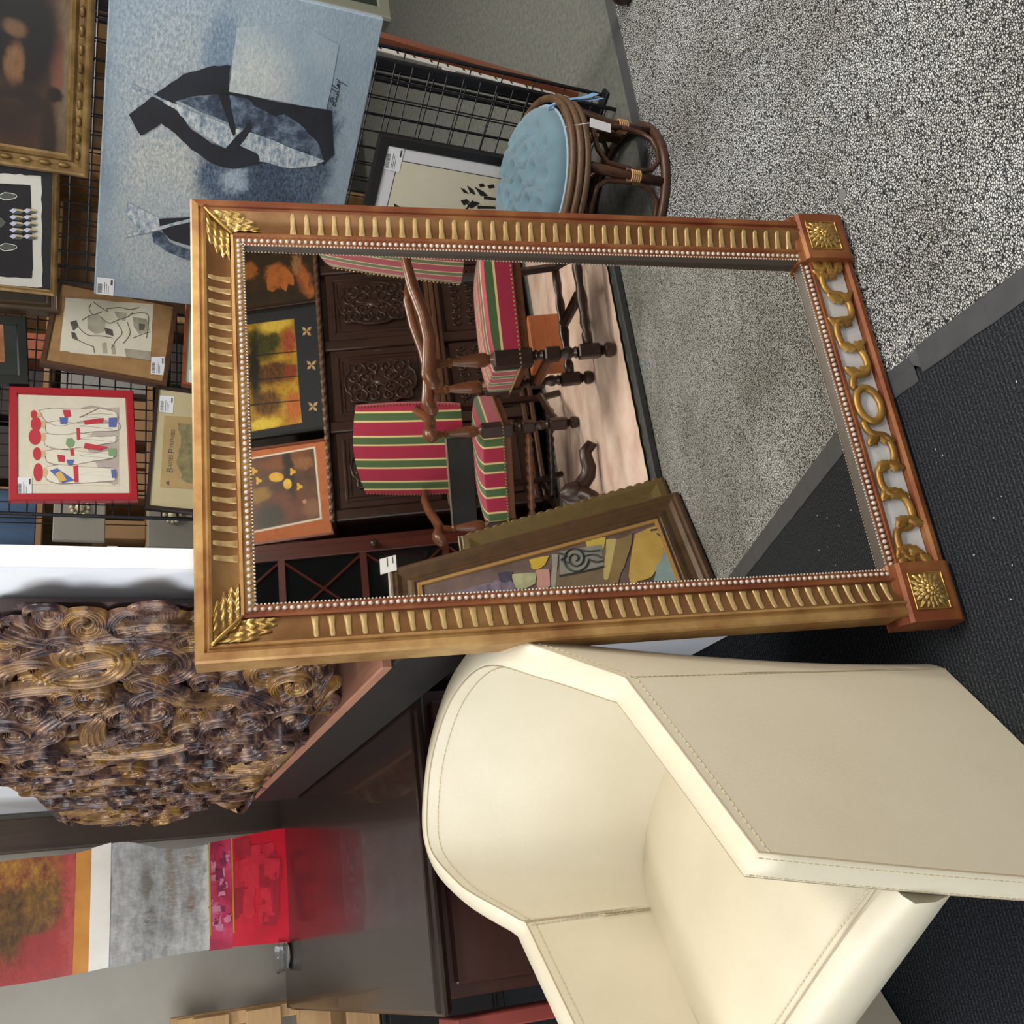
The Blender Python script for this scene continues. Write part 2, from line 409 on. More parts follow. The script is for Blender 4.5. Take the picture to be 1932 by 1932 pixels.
SILV = paint('silvered_bead', [(.3, '#a89688'), (.7, '#cfc2b6')], scale=40, rough=.4, metal=.3)
CHALK = paint('chalk_white_ground', [(.3, '#a8a6a2'), (.7, '#bdbcbc')], scale=20, rough=.6, bump=.2, bscale=90, bdist=.001)
def glass_mat():
    m, nt, b = new_mat('old_looking_glass'); b.inputs['Metallic'].default_value = 1; b.inputs['Roughness'].default_value = .012
    b.inputs['Base Color'].default_value = (.66, .645, .585, 1); return m
GLASS = glass_mat()
MIRM = Matrix.Translation(MIR0) @ Matrix.Rotation(-LEAN, 4, 'X')
mirror = thing('gilt_mirror', 'large carved giltwood wall mirror standing on the carpet, leaning back', 'mirror', MIRM)
XL, XR, ZT, FW, ZB = -.012, .830, 1.292, .089, .118
HO = .006
_c = [(.026+.040*k/8, HO+.0085+.0135*(1-k/8)**2.2) for k in range(9)]
P_OUT = [(0, -.026), (0, .016), (.003, .021), (.014, .022), (.017, .018), (.020, .018), (.022, .0235), (.026, .022)]
P_OUT = [(u, h+HO if h > 0 else h) for u, h in P_OUT]
P_COV = _c
P_INN = [(u, h+HO if h > 0 else h) for u, h in [(.066, .0085), (.067, .0135), (.0715, .014), (.0735, .010), (.087, .009), (.089, .006)]]
P_REB = [(.089, .006+HO), (.089, -.02)]
REB = flat('dark_rebate', '#4a3f36', .5)
def rail_mesh(prof, side):
    mb = MB()
    def pt(u, h, end):
        if side == 'L': return (XL+u, -h, ZB-.006 if end == 0 else ZT-u)
        if side == 'R': return (XR-u, -h, ZB-.006 if end == 0 else ZT-u)
        return (XL+u if end == 0 else XR-u, -h, ZT-u)
    n = 16 if side != 'T' else 10
    rows = []
    for k in range(n+1):
        t = k/n; rows.append([V(pt(u, h, 0))*(1-t)+V(pt(u, h, 1))*t for u, h in prof])
    mb.grid(rows); return mb
for side, nm in (('L', 'stile'), ('R', 'stile'), ('T', 'top_rail')):
    st = put(nm, rail_mesh(P_OUT, side), GILT if side != 'R' else BOLE, mirror)
    put('fluted_cove', rail_mesh(P_COV, side), COVE, st, smooth=True)
    put('inner_fillet', rail_mesh(P_INN, side), BOLE if side != 'T' else GILT, st)
    put('rebate', rail_mesh(P_REB, side), REB, st)
    # pearls
    mb = MB(); sp = .0108
    ln = (ZT-.075-ZB) if side != 'T' else (XR-XL-.15)
    for k in range(int(ln/sp)):
        a = (k+.5)*sp
        c = {'L': (XL+.0805, -.0155, ZB+a), 'R': (XR-.0805, -.0155, ZB+a), 'T': (XL+.075+a, -.0155, ZT-.0805)}[side]
        mb.sphere(c, .0042, 7, 4)
    for k in range(int(ln/.006)):
        a = (k+.5)*.006
        c = {'L': (XL+.0885, -.0145, ZB+a), 'R': (XR-.0885, -.0145, ZB+a), 'T': (XL+.075+a, -.0145, ZT-.0885)}[side]
        mb.sphere(c, .0021, 5, 3)
    put('pearl_beading', mb, SILV, st, smooth='full', kind='stuff')
# ribs across the cove, one object each
def _cv(u): return HO+.0085+.0135*(1-(u-.026)/.040)**2.2
proto = MB(); rows_ = []
for k in range(9):
    t = k/8; u = .0285+.0365*t; hw_ = .0040+.0022*max(0, t-.55)/.45-(.0012 if k == 0 else 0); e_ = .0030 if 0 < k < 8 else .0004
    h_ = _cv(u)+.0002
    rows_.append([(u, -h_+.001, -hw_-.0008), (u, -h_-e_*.75, -hw_*.8), (u, -h_-e_, 0), (u, -h_-e_*.75, hw_*.8), (u, -h_+.001, hw_+.0008)])
proto.grid(rows_)
first = None
def rib(mtx):
    global first
    if first is None:
        first = put('flute_rib', proto, RIBM, mirror, smooth=True); first.matrix_local = mtx
    else: clone(first, mirror, mtx=mtx)
SPC = .0245
nL = int((ZT-.145-ZB)/SPC)
for k in range(nL):
    z = ZB+.006+(k+.5)*SPC
    rib(Matrix.Translation((XL, 0, z)))
    rib(Matrix.Translation((XR, 0, z)) @ Matrix.Scale(-1, 4, (1, 0, 0)))
nT = int((XR-XL-.29)/SPC); off = ((XR-XL)-nT*SPC)/2
for k in range(nT):
    rib(Matrix.Translation((XL+off+(k+.5)*SPC, 0, ZT)) @ Matrix(((0,0,1,0),(0,1,0,0),(-1,0,0,0),(0,0,0,1))))
# acanthus leaves over the mitred top corners
def corner_leaf(sx):
    mb = MB(); cx, cz = (XL if sx > 0 else XR), ZT
    def P(a, bq, h): return (cx+sx*a, -h, cz-bq)
    def cov(u): k = max(0, min(1, (u-.026)/.040)); return HO+.0085+.0135*(1-k)**2.2
    mb.tube([P(.024+.046*t, .024+.046*t, .0265+HO-.012*t) for t in [k/8 for k in range(9)]], [.0022+.0016*math.sin(PI*k/8) for k in range(9)], 7)
    for arm in (0, 1):
        rows = []
        for i in range(25):
            s = i/24; row = []
            for j in range(17):
                u = .0275+.037*j/16
                reach = .052+.016*abs(math.sin(j/16*PI*3.5))-.010*abs(j/8-1)
                along = u+.002+s*reach
                vein = math.sin((j/16)*PI*3.5)**2
                h = cov(u)+.0015+.0055*math.sin(PI*min(1, s*1.02))**.6*(.35+.65*vein)+.0014*math.sin(s*22+j*.9)
                if s > .96: h = cov(u)+.0004
                row.append(P(along, u, h) if arm == 0 else P(u, along, h))
            rows.append(row)
        mb.grid(rows)
    return mb
for sx in (1, -1): put('corner_leaf', corner_leaf(sx), GOLD, mirror, smooth='full')
# looking glass, tilted a little in its rebate
g0 = .118-.03; g1 = 1.206+.02
def gy(z): return .006-(z-.10)*math.tan(LEAN-GLEAN)
mb = MB().prism([(XL+FW-.006, gy(g0), g0), (XR-FW+.006, gy(g0), g0), (XR-FW+.006, gy(g1), g1), (XL+FW-.006, gy(g1), g1)], (0, .004, 0))
put('looking_glass', mb, GLASS, mirror)
put('backboard', MB().bbox(XL+.03, XR-.03, .018, .026, .03, ZT-.03), wood('mirror_back', '#5a4028', '#6d5236'), mirror)
# bottom rail: red fillet, white frieze with vine scroll, pearls
BX0, BX1 = .082, .736
br = put('bottom_rail', MB().bbox(BX0, BX1, -.004, .026, .004, ZB-.004), GILT, mirror)
mb = MB().grid([[(x, -h, z) for z, h in [(.004, -.01), (.004, .014), (.008, .020), (.018, .022), (.024, .018), (.026, .006)]] for x in (BX0, BX1)])
put('bottom_fillet', mb, BOLE, br)
put('frieze_ground', MB().bbox(BX0, BX1, -.009, -.003, .025, .093), CHALK, br)
mb = MB().grid([[(x, -h, z) for z, h in [(.091, .004), (.091, .013), (.0935, .0155), (.099, .0155), (.101, .011), (.115, .010)]] for x in (BX0, BX1)])
put('frieze_moulding', mb, BOLE, br)
put('rebate', MB().grid([[(x, -h, z) for z, h in [(.115, .010), (.1165, .008), (.1165, -.02)]] for x in (BX0, BX1)]), REB, br)
mb = MB()
for k in range(int((BX1-BX0)/.0108)):
    mb.sphere((BX0+(k+.5)*.0108, -.012, .108), .0046, 7, 4)
for k in range(int((BX1-BX0)/.006)): mb.sphere((BX0+(k+.5)*.006, -.008, .1165), .0021, 5, 3)
put('pearl_beading', mb, SILV, br, smooth='full', kind='stuff')
MX = (BX0+BX1)/2
VINE = paint('dull_gold_vine', [(.3, '#84602f'), (.6, '#a8813f'), (.85, '#c4a262')], scale=16, rough=.4, metal=.55, bump=.15, bscale=120, bdist=.001)
def leafmesh(mb, p, ang, ln, wd, h0=.0165):
    p = V(p); t = V((math.cos(ang), 0, math.sin(ang))); w = V((-t.z, 0, t.x)); rows = []
    for k in range(7):
        s = k/6; half = wd*math.sin(PI*min(1, .12+s*.9))**.7*(1+.18*math.sin(s*16)) * (1 if k < 6 else .15)
        c = p+t*ln*s+w*(.12*ln*s*s)
        rows.append([c-w*half+V((0,-h0+.004,0)), c-w*half*.5+V((0,-h0-.003,0)), c+V((0,-h0-.001,0)), c+w*half*.5+V((0,-h0-.003,0)), c+w*half+V((0,-h0+.004,0))])
    mb.grid(rows)
for sgn in (1, -1):
    pts = []; rr = []; n = 110; L = (BX1-BX0)/2-.045
    for k in range(n+1):
        t = k/n; ph = t*2.25*2*PI
        xx = .034+t*(L)+.0095*math.sin(2*ph); zz = .059+.023*math.cos(ph)*(1 if t < .97 else .8)
        pts.append((MX+sgn*xx, -.0130-.002*math.sin(ph), zz)); rr.append(.0076 if 0 < k < n else .003)
    put('vine_scroll', MB().tube(pts, rr, 8, ref=(0, 1, 0), flat=.75), VINE, br, smooth='full')
    for k in range(5):
        t = .111+.222*k*.9; ph = t*2.25*2*PI
        xx = .034+t*L; zz = .059+.010*math.cos(ph)
        for dd in (-1, 1):
            mb = MB(); leafmesh(mb, (MX+sgn*xx, 0, zz), (0 if sgn > 0 else PI)+dd*1.0*sgn, .034, .0120)
            put('leaf', mb, VINE, br, smooth='full')
    mb = MB()
    for q in (-.5, 0, .5): leafmesh(mb, (MX+sgn*(L+.020), 0, .060+.03*q), (0 if sgn > 0 else PI)+q*sgn, .038, .012)
    put('leaf', mb, VINE, br, smooth='full')
ring = [(MX+.036*math.cos(a), -.0135, .059+.025*math.sin(a)) for a in [2*PI*k/28 for k in range(28)]]
put('vine_ring', MB().tube(ring, .0080, 8, closed=True, ref=(0, 1, 0), flat=.75), VINE, br, smooth='full')
# corner blocks with rosettes
def block(x0, x1):
    prof = [(.028, .0), (-.012, .0)]
    for k in range(7):
        a = PI*k/12; prof.append((-.012-.020*math.sin(a), .018-.018*math.cos(a)))
    prof += [(-.033, .050), (-.031, .106), (-.026, .112), (-.020, .112), (-.018, .120), (-.006, .124), (.028, .124)]
    b = put('corner_block', MB().prism([(x0, y, z) for y, z in prof], (x1-x0, 0, 0)), BOLE, mirror)
    cx, cz = (x0+x1)/2, .064; w = .033
    mb = MB()
    mb.add([(cx-w, -.0335, cz-w), (cx+w, -.0335, cz-w), (cx+w, -.0335, cz+w), (cx-w, -.0335, cz+w)], [(0,1,2,3)])
    for a, bq in (((-w,-w),(w,-w)), ((w,-w),(w,w)), ((w,w),(-w,w)), ((-w,w),(-w,-w))):
        mb.tube([(cx+a[0], -.034, cz+a[1]), (cx+bq[0], -.034, cz+bq[1])], .0012, 5)
    r = put('rosette', mb, VINE, b)
    mb = MB()
    for ringi, (n, l0, l1, wd, hh) in enumerate(((18, .012, .034, .0055, .036), (14, .006, .024, .005, .040), (9, .002, .013, .004, .043))):
        for k in range(n):
            a = 2*PI*(k+.5*ringi)/n; t = V((math.cos(a), 0, math.sin(a))); ww = V((-t.z, 0, t.x)); c = V((cx, 0, cz))
            l1b = l1*(1.12 if ringi == 0 and abs(math.cos(2*a)) < .5 else .95)
            rows = []
            for q in range(5):
                s = q/4; rr = l0+(l1b-l0)*s; hw = wd*math.sin(PI*(.15+.8*s)); up = hh+.004*math.sin(s*PI)
                rows.append([c+t*rr-ww*hw+V((0,-up+.003,0)), c+t*rr+V((0,-up,0)), c+t*rr+ww*hw+V((0,-up+.003,0))])
            mb.grid(rows)
    mb.sphere((cx, -.044, cz), .005, 8, 5)
    put('petal_whorl', mb, GOLD, r, smooth='full')
block(-.026, .083); block(.735, .844)
# ================================================================== cream leather armchair
LEA = paint('cream_leather', [(.3, '#cbc0a6'), (.7, '#d4cab2')], scale=3, rough=.42, bump=.25, bscale=420, bdist=.0012, coat=.05)
STI = flat('cream_thread', '#bfae88', .6)
SEAMM = flat('leather_seam_tan', '#a8977a', .7)  # darker tan for the piping and seam lines
lx, ly = V((.534, -.845, 0)), V((.845, .534, 0))
CHM = Matrix(((lx.x, ly.x, 0, .164), (lx.y, ly.y, 0, 1.611), (0, 0, 1, 0), (0, 0, 0, 1)))
chair = thing('leather_armchair', 'cream leather tub armchair with stitched edges in front of the dark table', 'armchair', CHM)
ST = [  # top x,y,z  bottom x,y
    (.305, -.335, .622, .305, -.462), (.303, -.17, .642, .303, -.22), (.297, .0, .662, .292, .0),
    (.280, .085, .765, .272, .028), (.238, .160, .815, .232, .044), (.125, .218, .826, .12, .052), (0, .236, .828, 0, .054)]
ST = ST + [(-a, b, c, -d, e) for a, b, c, d, e in ST[-2::-1]]
def cr(p0, p1, p2, p3, t):
    return [.5*((2*b)+(-a+c)*t+(2*a-5*b+4*c-d)*t*t+(-a+3*b-3*c+d)*t**3) for a, b, c, d in zip(p0, p1, p2, p3)]
path = []; NS = 9
JUN = (2*NS, 10*NS)
for i in range(len(ST)-1):
    p1, p2 = ST[i], ST[i+1]
    p0 = ST[i-1] if i not in (0, 2, 10) else [2*a-b for a, b in zip(p1, p2)]
    p3 = ST[i+2] if i+2 < len(ST) and i not in (1, 9) else [2*b-a for a, b in zip(p1, p2)]
    for k in range(NS): path.append(cr(p0, p1, p2, p3, k/NS))
path.append(list(ST[-1]))
NV = 14
def mid(i, v):
    x, y, z, bx, by = path[i]; e = v**1.15
    bow = -.014*math.sin(PI*v) if JUN[0] < i < JUN[1] else 0
    return V((bx+(x-bx)*e, by+(y-by)*e + bow*0.6, .006+(z-.006)*v))
NP = len(path)
def nrm(i, v):
    a = mid(min(i+1, NP-1), v)-mid(max(i-1, 0), v); b = mid(i, min(1, v+.03))-mid(i, max(0, v-.03))
    n = a.cross(b).normalized(); c = mid(i, v)
    if n.dot(V((c.x, c.y-(-.1), 0))) < 0: n = -n
    return n
TH = .024
def surf(sgn): return [[mid(i, v/NV)+nrm(i, v/NV)*TH*sgn for i in range(NP)] for v in range(NV+1)]
outer, inner = surf(1), surf(-1)
put('outer_panel', MB().grid(outer), LEA, chair, smooth='full')
ip = put('inner_panel', MB().grid(inner), LEA, chair, smooth='full')
# edge band round the rim and down both arm fronts
loopO = [outer[v][0] for v in range(NV+1)] + outer[NV][1:-1] + [outer[v][NP-1] for v in range(NV, -1, -1)]
loopI = [inner[v][0] for v in range(NV+1)] + inner[NV][1:-1] + [inner[v][NP-1] for v in range(NV, -1, -1)]
rows = []
for k, (a, b) in enumerate(zip(loopO, loopI)):
    if k <= NV: o = V((0, -1, .15))
    elif k >= len(loopO)-NV-1: o = V((0, -1, .15))
    else: o = V((0, 0, 1))
    if k in (NV, len(loopO)-NV-1): o = V((0, -.7, .7))
    o = o.normalized(); c = b-a
    rows.append([a, a+c*.10+o*.004, a+c*.5+o*.0055, a+c*.9+o*.004, b])
eb = put('edge_band', MB().grid(rows), LEA, chair, smooth='full')
def stitch(mb, pts, r=.0009, dash=.007, gap=.003):
    # short thread stitches along a polyline
    seg = []; acc = 0.0; L = [0.0]
    for a, b in zip(pts, pts[1:]): L.append(L[-1]+(b-a).length)
    def at(s):
        for k in range(len(L)-1):
            if L[k+1] >= s: return pts[k].lerp(pts[k+1], (s-L[k])/max(1e-9, L[k+1]-L[k]))
        return pts[-1]
    s = 0
    while s+dash < L[-1]:
        mb.tube([at(s), at(s+dash)], r, 4, cap=False); s += dash+gap
mb = MB()
stitch(mb, [r[0].lerp(r[2], .28)+V((0, 0, .0012)) if NV < k < len(rows)-NV-1 else r[0].lerp(r[2], .30)+V((0, -.0025, 0)) for k, r in enumerate(rows)])
stitch(mb, [r[4].lerp(r[2], .28)+V((0, 0, .0012)) if NV < k < len(rows)-NV-1 else r[4].lerp(r[2], .30)+V((0, -.0025, 0)) for k, r in enumerate(rows)])
for row, s in ((outer, 1), (inner, -1)):
    stitch(mb, [row[NV][i].lerp(row[NV-1][i], .35)+nrm(i, .97)*s*.0008 for i in range(NP)])
stitch(mb, [outer[v][int(NS*2.1)]+nrm(int(NS*2.1), v/NV)*.0008 for v in range(NV+1)])
put('stitching', mb, STI, eb)
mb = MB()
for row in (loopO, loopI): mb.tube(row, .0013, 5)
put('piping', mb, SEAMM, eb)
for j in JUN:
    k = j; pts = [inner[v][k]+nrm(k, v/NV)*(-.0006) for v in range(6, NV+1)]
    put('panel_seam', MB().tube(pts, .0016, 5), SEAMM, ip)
    mb = MB(); 
    for dk in (-1, 1):
        stitch(mb, [inner[v][k].lerp(inner[v][k+dk], .42)+nrm(k, v/NV)*(-.001) for v in range(6, NV+1)])
    put('stitching', mb, STI, ip)
# seat cushion between the arms
def hw(y): return (.279 if y < -.02 else .279*math.sqrt(max(0.02, 1-((y+.02)/.155)**2.2)))
prof = [(-.33, .285), (-.380, .290), (-.402, .315), (-.410, .350), (-.408, .385), (-.395, .408), (-.37, .418), (-.30, .424), (-.20, .424), (-.10, .420), (-.03, .416), (.03, .413), (.08, .410), (.11, .408), (.13, .405)]
rows = []
for y, z in prof:
    w = hw(y); rows.append([(w*(2*k/14-1), y, z-(.012*abs(2*k/14-1)**5 if z > .4 else 0)+(.006*(1-(2*k/14-1)**2) if z > .4 else 0)) for k in range(15)])
w = .279
mb = MB().grid(rows)
for k in (0, 14): mb.add([r[k] for r in rows], [tuple(range(len(rows)))])
mb.add([(-w, -.35, .285), (w, -.35, .285), (w, 0, .285), (-w, 0, .285)], [(0, 3, 2, 1)])
seat = put('seat_cushion', mb, LEA, chair, smooth='full')
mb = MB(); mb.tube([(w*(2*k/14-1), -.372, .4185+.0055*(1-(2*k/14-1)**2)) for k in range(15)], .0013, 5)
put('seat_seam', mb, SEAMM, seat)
mb = MB(); stitch(mb, [V((w*(2*k/14-1)*.98, -.362, .4200+.0055*(1-(2*k/14-1)**2))) for k in range(15)])
put('stitching', mb, STI, seat)
put('under_frame', MB().bbox(-.27, .27, -.36, .0, .245, .288), flat('chair_webbing', '#6d6250', .8), chair)
# ================================================================== dark table, shelf, carving, painted panel
DKW = paint('dark_polished_wood', [(.25, '#1f1511'), (.5, '#2b1d18'), (.75, '#231814')], scale=9, stretch=(2, .18, 2), rough=.24, dist=1.0, bump=.03, bscale=60, coat=.25)
DKR = wood('dark_red_carcass', '#2c1512', '#3d1f1a', rough=.35, scale=10, stretch=(.1, 1, 1))
tb = thing('dark_table', 'long dark polished wooden table with moulded edge behind the cream armchair', 'table', (.218, 2.85, 0))
TX0, TX1, TY0, TY1, TZ = -.343, .342, -.745, .76, .76
mb = MB(); b = .006
prof = [(.0, .0), (.0, -.008), (.006, -.013), (.006, -.020), (.0, -.026), (-.004, -.032), (-.012, -.034)]   # moulded rim, outward offset / height
def ringp(o): return [(TX0-o, TY0-o), (TX1+o, TY0-o), (TX1+o, TY1+o), (TX0-o, TY1+o)]
rows = [[(x, y, TZ+h) for x, y in ringp(o)] for o, h in prof]
rows = [[(x, y, TZ) for x, y in ringp(-.006)]] + [[(x, y, TZ-.002+h) for x, y in ringp(o)] for o, h in prof]
mb.grid(rows, closed_u=True); mb.add([(x, y, TZ) for x, y in ringp(-.006)], [(0, 1, 2, 3)])
mb.add([(x, y, TZ-.036) for x, y in ringp(-.012)], [(3, 2, 1, 0)])
top = put('table_top', mb, DKW, tb)
car = put('carcass', MB().bbox(TX0+.02, TX1-.035, TY0+.05, TY1-.05, .07, TZ-.034), DKR, tb)
for z0, z1 in ((.53, .70), (.33, .51), (.12, .31)):
    d = put('drawer_front', MB().bbox(TX0+.045, TX1-.06, TY0+.036, TY0+.052, z0, z1, .005), DKR, tb)
    for kx in (-.16, .14): put('knob', MB().lathe([(.006, 0), (.005, .010), (.013, .016), (.014, .022), (.006, .027)], (kx, TY0+.037, (z0+z1)/2), (0, -1, 0), 12), DKW, d, smooth='full')
for k, (o, z0, z1) in enumerate(((.012, .055, .085), (.022, .02, .06), (.03, .0, .025))):
    put('plinth', MB().bbox(TX0+.02-o, TX1-.035+o, TY0+.05-o, TY1-.05+o, z0, z1), DKW, tb)
# red-stained board leaning low beside the table
RST = paint('red_stained_board', [(.3, '#7a2f2a'), (.7, '#98453d')], scale=7, rough=.5, stretch=(1, 1, .1))
o = put('red_stained_plank', MB().bbox(-.172, -.142, 2.16, 2.28, 0, .70), RST)
tag(o, 'narrow red-stained plank standing against the left end of the dark table', 'plank')
# black ledge along the partition carrying the carving
BLK = paint('black_lacquer', [(.3, '#120f0d'), (.7, '#1c1614')], scale=8, rough=.6)
o = tag(put('wall_ledge', MB().bbox(.475, .584, 1.66, 3.30, .764, .900, .004), BLK), 'black wooden ledge along the white partition under the carving', 'ledge')
# carved ornament ------------------------------------------------------------
CARV = paint('old_gilt_carving', [(.26, '#1c1210'), (.40, '#4d3424'), (.50, '#7a5a3c'), (.58, '#8a6638'), (.68, '#a8803e'), (.82, '#8f8276')], scale=20, rough=.28, metal=.25, detail=7, nrough=.65, dist=.6, bump=.35, bscale=130, bdist=.002)
CARV2 = paint('dark_patina_carving', [(.30, '#150f10'), (.44, '#38272a'), (.54, '#66493c'), (.66, '#977656'), (.82, '#85746e')], scale=24, rough=.26, metal=.1, detail=7, dist=.8, bump=.35, bscale=120, bdist=.002)
CARVB = paint('carving_recess_wood', [(.3, '#2b2123'), (.6, '#4d3b38'), (.8, '#69554c')], scale=14, rough=.6, bump=.4, bscale=60, bdist=.004)
CX = .50
cv = thing('carved_ornament', 'massive carved wooden baroque ornament of gilded scrolls on the black ledge', 'carving', (CX, 2.45, .90))
put('base_board', MB().bbox(-.03, .075, -.70, .74, .0, .022), wood('pinkish_board', '#8a5a48', '#a5735c', rough=.55, stretch=(1, .08, 1)), cv)
outl = [(700,1215),(365,1070),(295,1095),(285,1130),(275,1155),(200,1143),(98,1150),(82,1166),(32,1172),(-10,1215),(-60,1260),(-90,1330),(-60,1400),(5,1425),(40,1452),(80,1482),(150,1500),(228,1502),(272,1509),(300,1506),(380,1482),(400,1470),(455,1496),(480,1482),(500,1440),(545,1385),(585,1330),(632,1283),(640,1250)]
OL = [on_x(x, y, .505) for x, y in outl]; OL = [(max(p.y-2.45, -.82), p.z-.90) for p in OL]
def inside(y, z):
    c = False; n = len(OL)
    for i in range(n):
        (a, b_), (c_, d) = OL[i], OL[i-1]
        if (b_ > z) != (d > z) and y < (c_-a)*(z-b_)/(d-b_)+a: c = not c
    return c
def edged(y, z):
    best = 9
    for i in range(len(OL)):
        (a, b_), (c_, d) = OL[i-1], OL[i]; ex, ez = c_-a, d-b_; t = max(0, min(1, ((y-a)*ex+(z-b_)*ez)/(ex*ex+ez*ez+1e-12)))
        best = min(best, math.hypot(a+ex*t-y, b_+ez*t-z))
    return best
rnd = random.Random(21)
def shallow(y):
    t = max(0, min(1, (y+.82)/.50)); return .12+.88*t*t*(3-2*t)
# massed relief body: a field of whorls
VOR = [(rnd.uniform(-1.0, .8), rnd.uniform(0, .85), rnd.choice((-1, 1))*rnd.uniform(.6, 1.4), rnd.uniform(.04, .10)) for _ in range(60)]
ys = [p[0] for p in OL]; zs = [p[1] for p in OL]
gy0, gy1, gz0, gz1 = min(ys), max(ys), .02, max(zs); NY, NZ = 230, 120
idx = {}; mb = MB()
hgt = {}
for i in range(NY+1):
    for j in range(NZ+1):
        y = gy0+(gy1-gy0)*i/NY; z = gz0+(gz1-gz0)*j/NZ
        if not inside(y, z): continue
        e = edged(y, z); s = 0
        for vy, vz, w, r in VOR: s += w*math.log(1+((y-vy)**2+(z-vz)**2)/(r*r))
        h = min(1, e/.035)*(.066 + .018*abs(math.sin(s*2.1)) + .010*math.sin(s*7.0) + .03*noise.noise(V((y*7, z*7, 3))))
        idx[(i, j)] = len(mb.v); mb.v.append(V((.055-max(.0, h)*shallow(y), y, z)))
for i in range(NY):
    for j in range(NZ):
        q = [(i, j), (i, j+1), (i+1, j+1), (i+1, j)]
        if all(k in idx for k in q): mb.f.append(tuple(idx[k] for k in q))
put('relief_body', mb, CARVB, cv, smooth='full')
put('backing', MB().prism([(.056, max(y, -.775), z) for y, z in OL], (.021, 0, 0)), CARVB, cv)
def scroll(cy, cz, r0, a0, turns, dr, w0, lift, lay):
    """a fluted acanthus curl: a broad ribbon of parallel strands rolling into its own eye"""
    rows = []; n = max(22, int(30*turns)); m = 31
    for k in range(n+1):
        t = k/n; a = a0+dr*turns*2*PI*t; r = r0*((1-t)**.9*.94+.06)
        ca = V((0, math.cos(a), math.sin(a))); c = V((0, cy, cz))+ca*r
        w = w0*math.sin(PI*min(1, .06+t*.72))**.7*(1-.45*t)
        tilt = .55*(1 if dr > 0 else -1)
        row = []
        for q in range(m):
            o_ = 2*q/(m-1)-1; p = c+ca*(w*o_)
            e = edged(p.y, p.z) if inside(p.y, p.z) else 0
            crest = math.sqrt(max(0, 1-o_*o_))
            h = lift*(crest*(.55+.45*math.sin(PI*(.15+.7*t)))+.34*abs(math.cos(o_*PI*2.75+.5*t))*crest+.30*max(0, o_)*crest)
            sh_y = shallow(p.y); row.append(p+V((.053-(.067+lay*min(1, e/.05))*sh_y-h*(.35+.65*min(1, e/.035))*(.45+.55*sh_y), 0, 0)))
        rows.append(row)
    return MB().grid(rows)
spots = []; allsc = []; tries = 0
while len(allsc) < 125 and tries < 20000:
    tries += 1
    big_ = len(allsc) < 26
    y = gy0+(gy1-gy0)*rnd.random()**1.5; z = rnd.uniform(.02, gz1)
    r = (rnd.uniform(.095, .135) if big_ else rnd.uniform(.040, .075))*(.60+.40*(y-gy0)/(gy1-gy0))
    if not inside(y, z) or edged(y, z) < r*(.50 if big_ else .12): continue
    if any(math.hypot(y-a_, z-b_) < (r+c_)*(.62 if big_ else .50) for a_, b_, c_ in spots): continue
    spots.append((y, z, r)); allsc.append((y, z, r, rnd.uniform(0, 6.28), rnd.uniform(1.1, 1.6), rnd.choice((-1, 1)), r*rnd.uniform(.50, .66), rnd.uniform(.026, .040), rnd.uniform(.010, .030) if big_ else rnd.uniform(.020, .040)))
for k, s in enumerate(allsc):
    put('acanthus_scroll', scroll(*s), (CARV, CARV2, CARV2)[k % 3], cv, smooth='full')
# long sweeping leaves running through the mass
nl = 0
for k in range(400):
    if nl >= 46: break
    y = gy0+.06+(gy1-gy0-.1)*rnd.random()**1.3; z = rnd.uniform(.04, gz1)
    if not inside(y, z): continue
    a = rnd.choice((1.2, 1.9, -1.3, -1.8))+rnd.uniform(-.4, .4); L = rnd.uniform(.20, .36); cur = rnd.uniform(1.0, 2.6)*rnd.choice((-1, 1)); rows = []; p = V((0, y, z)); n = 26
    for q in range(n+1):
        t = q/n; d = V((0, math.cos(a+cur*t*t), math.sin(a+cur*t*t))); p = p+d*(L/n); sd = V((0, -d.z, d.y))
        if not inside(p.y, p.z): break
        w = .030*math.sin(PI*(.08+.9*t))**.8; e = min(1, edged(p.y, p.z)/.045); h = .030*e+.022*math.sin(PI*t)
        sh_y = shallow(p.y); rows.append([p+sd*(w*(u/14-1))+V((.053-(.065+h)*sh_y-.014*math.sqrt(max(0, 1-(u/14-1)**2))-.007*abs(math.cos((u/14-1)*PI*2.5)), 0, 0)) for u in range(29)])
    if len(rows) > 12: put('acanthus_leaf', MB().grid(rows), (CARV2, CARV)[k % 2], cv, smooth='full'); nl += 1
# painted folding canvas -------------------------------------------------------
RED = paint('scarlet_paint', [(.25, '#a81226'), (.5, '#d01a2e'), (.75, '#e2303c')], scale=4, rough=.38, detail=6, bump=.15, bscale=30)
MAR = paint('magenta_patches', [(.25, '#6d1038'), (.45, '#a81c3c'), (.6, '#c0325a'), (.8, '#d98aa0')], scale=14, rough=.45, detail=3, nrough=.4, bump=.1)
GRY = soft_canvas('scraped_grey_white', [(.32, '#8f8c88'), (.5, '#a9a7a3'), (.7, '#c6c3bc')], 22, [(.05, .36, .16, .012, 0, '#8a705a', .6, '#a8a5a0'), (-.04, .30, .03, .018, .3, '#7d6048', .5, '#a39c94'), (.03, .43, .05, .015, .1, '#8d8d8c', .6, '#7d6a58'), (-.08, .42, .04, .02, 0, '#6d6258', .6, '#a9a7a3'), (.09, .30, .03, .02, 0, '#8a7058', .6, '#b0aca6'), (0, .25, .2, .012, 0, '#d2cec6', .6)], stretch=(1, 1, 2), warp=.03, wscale=25, bump=.6, bscale=50, grain=.3, gscale=45, gstretch=(2.5, 1, 1))
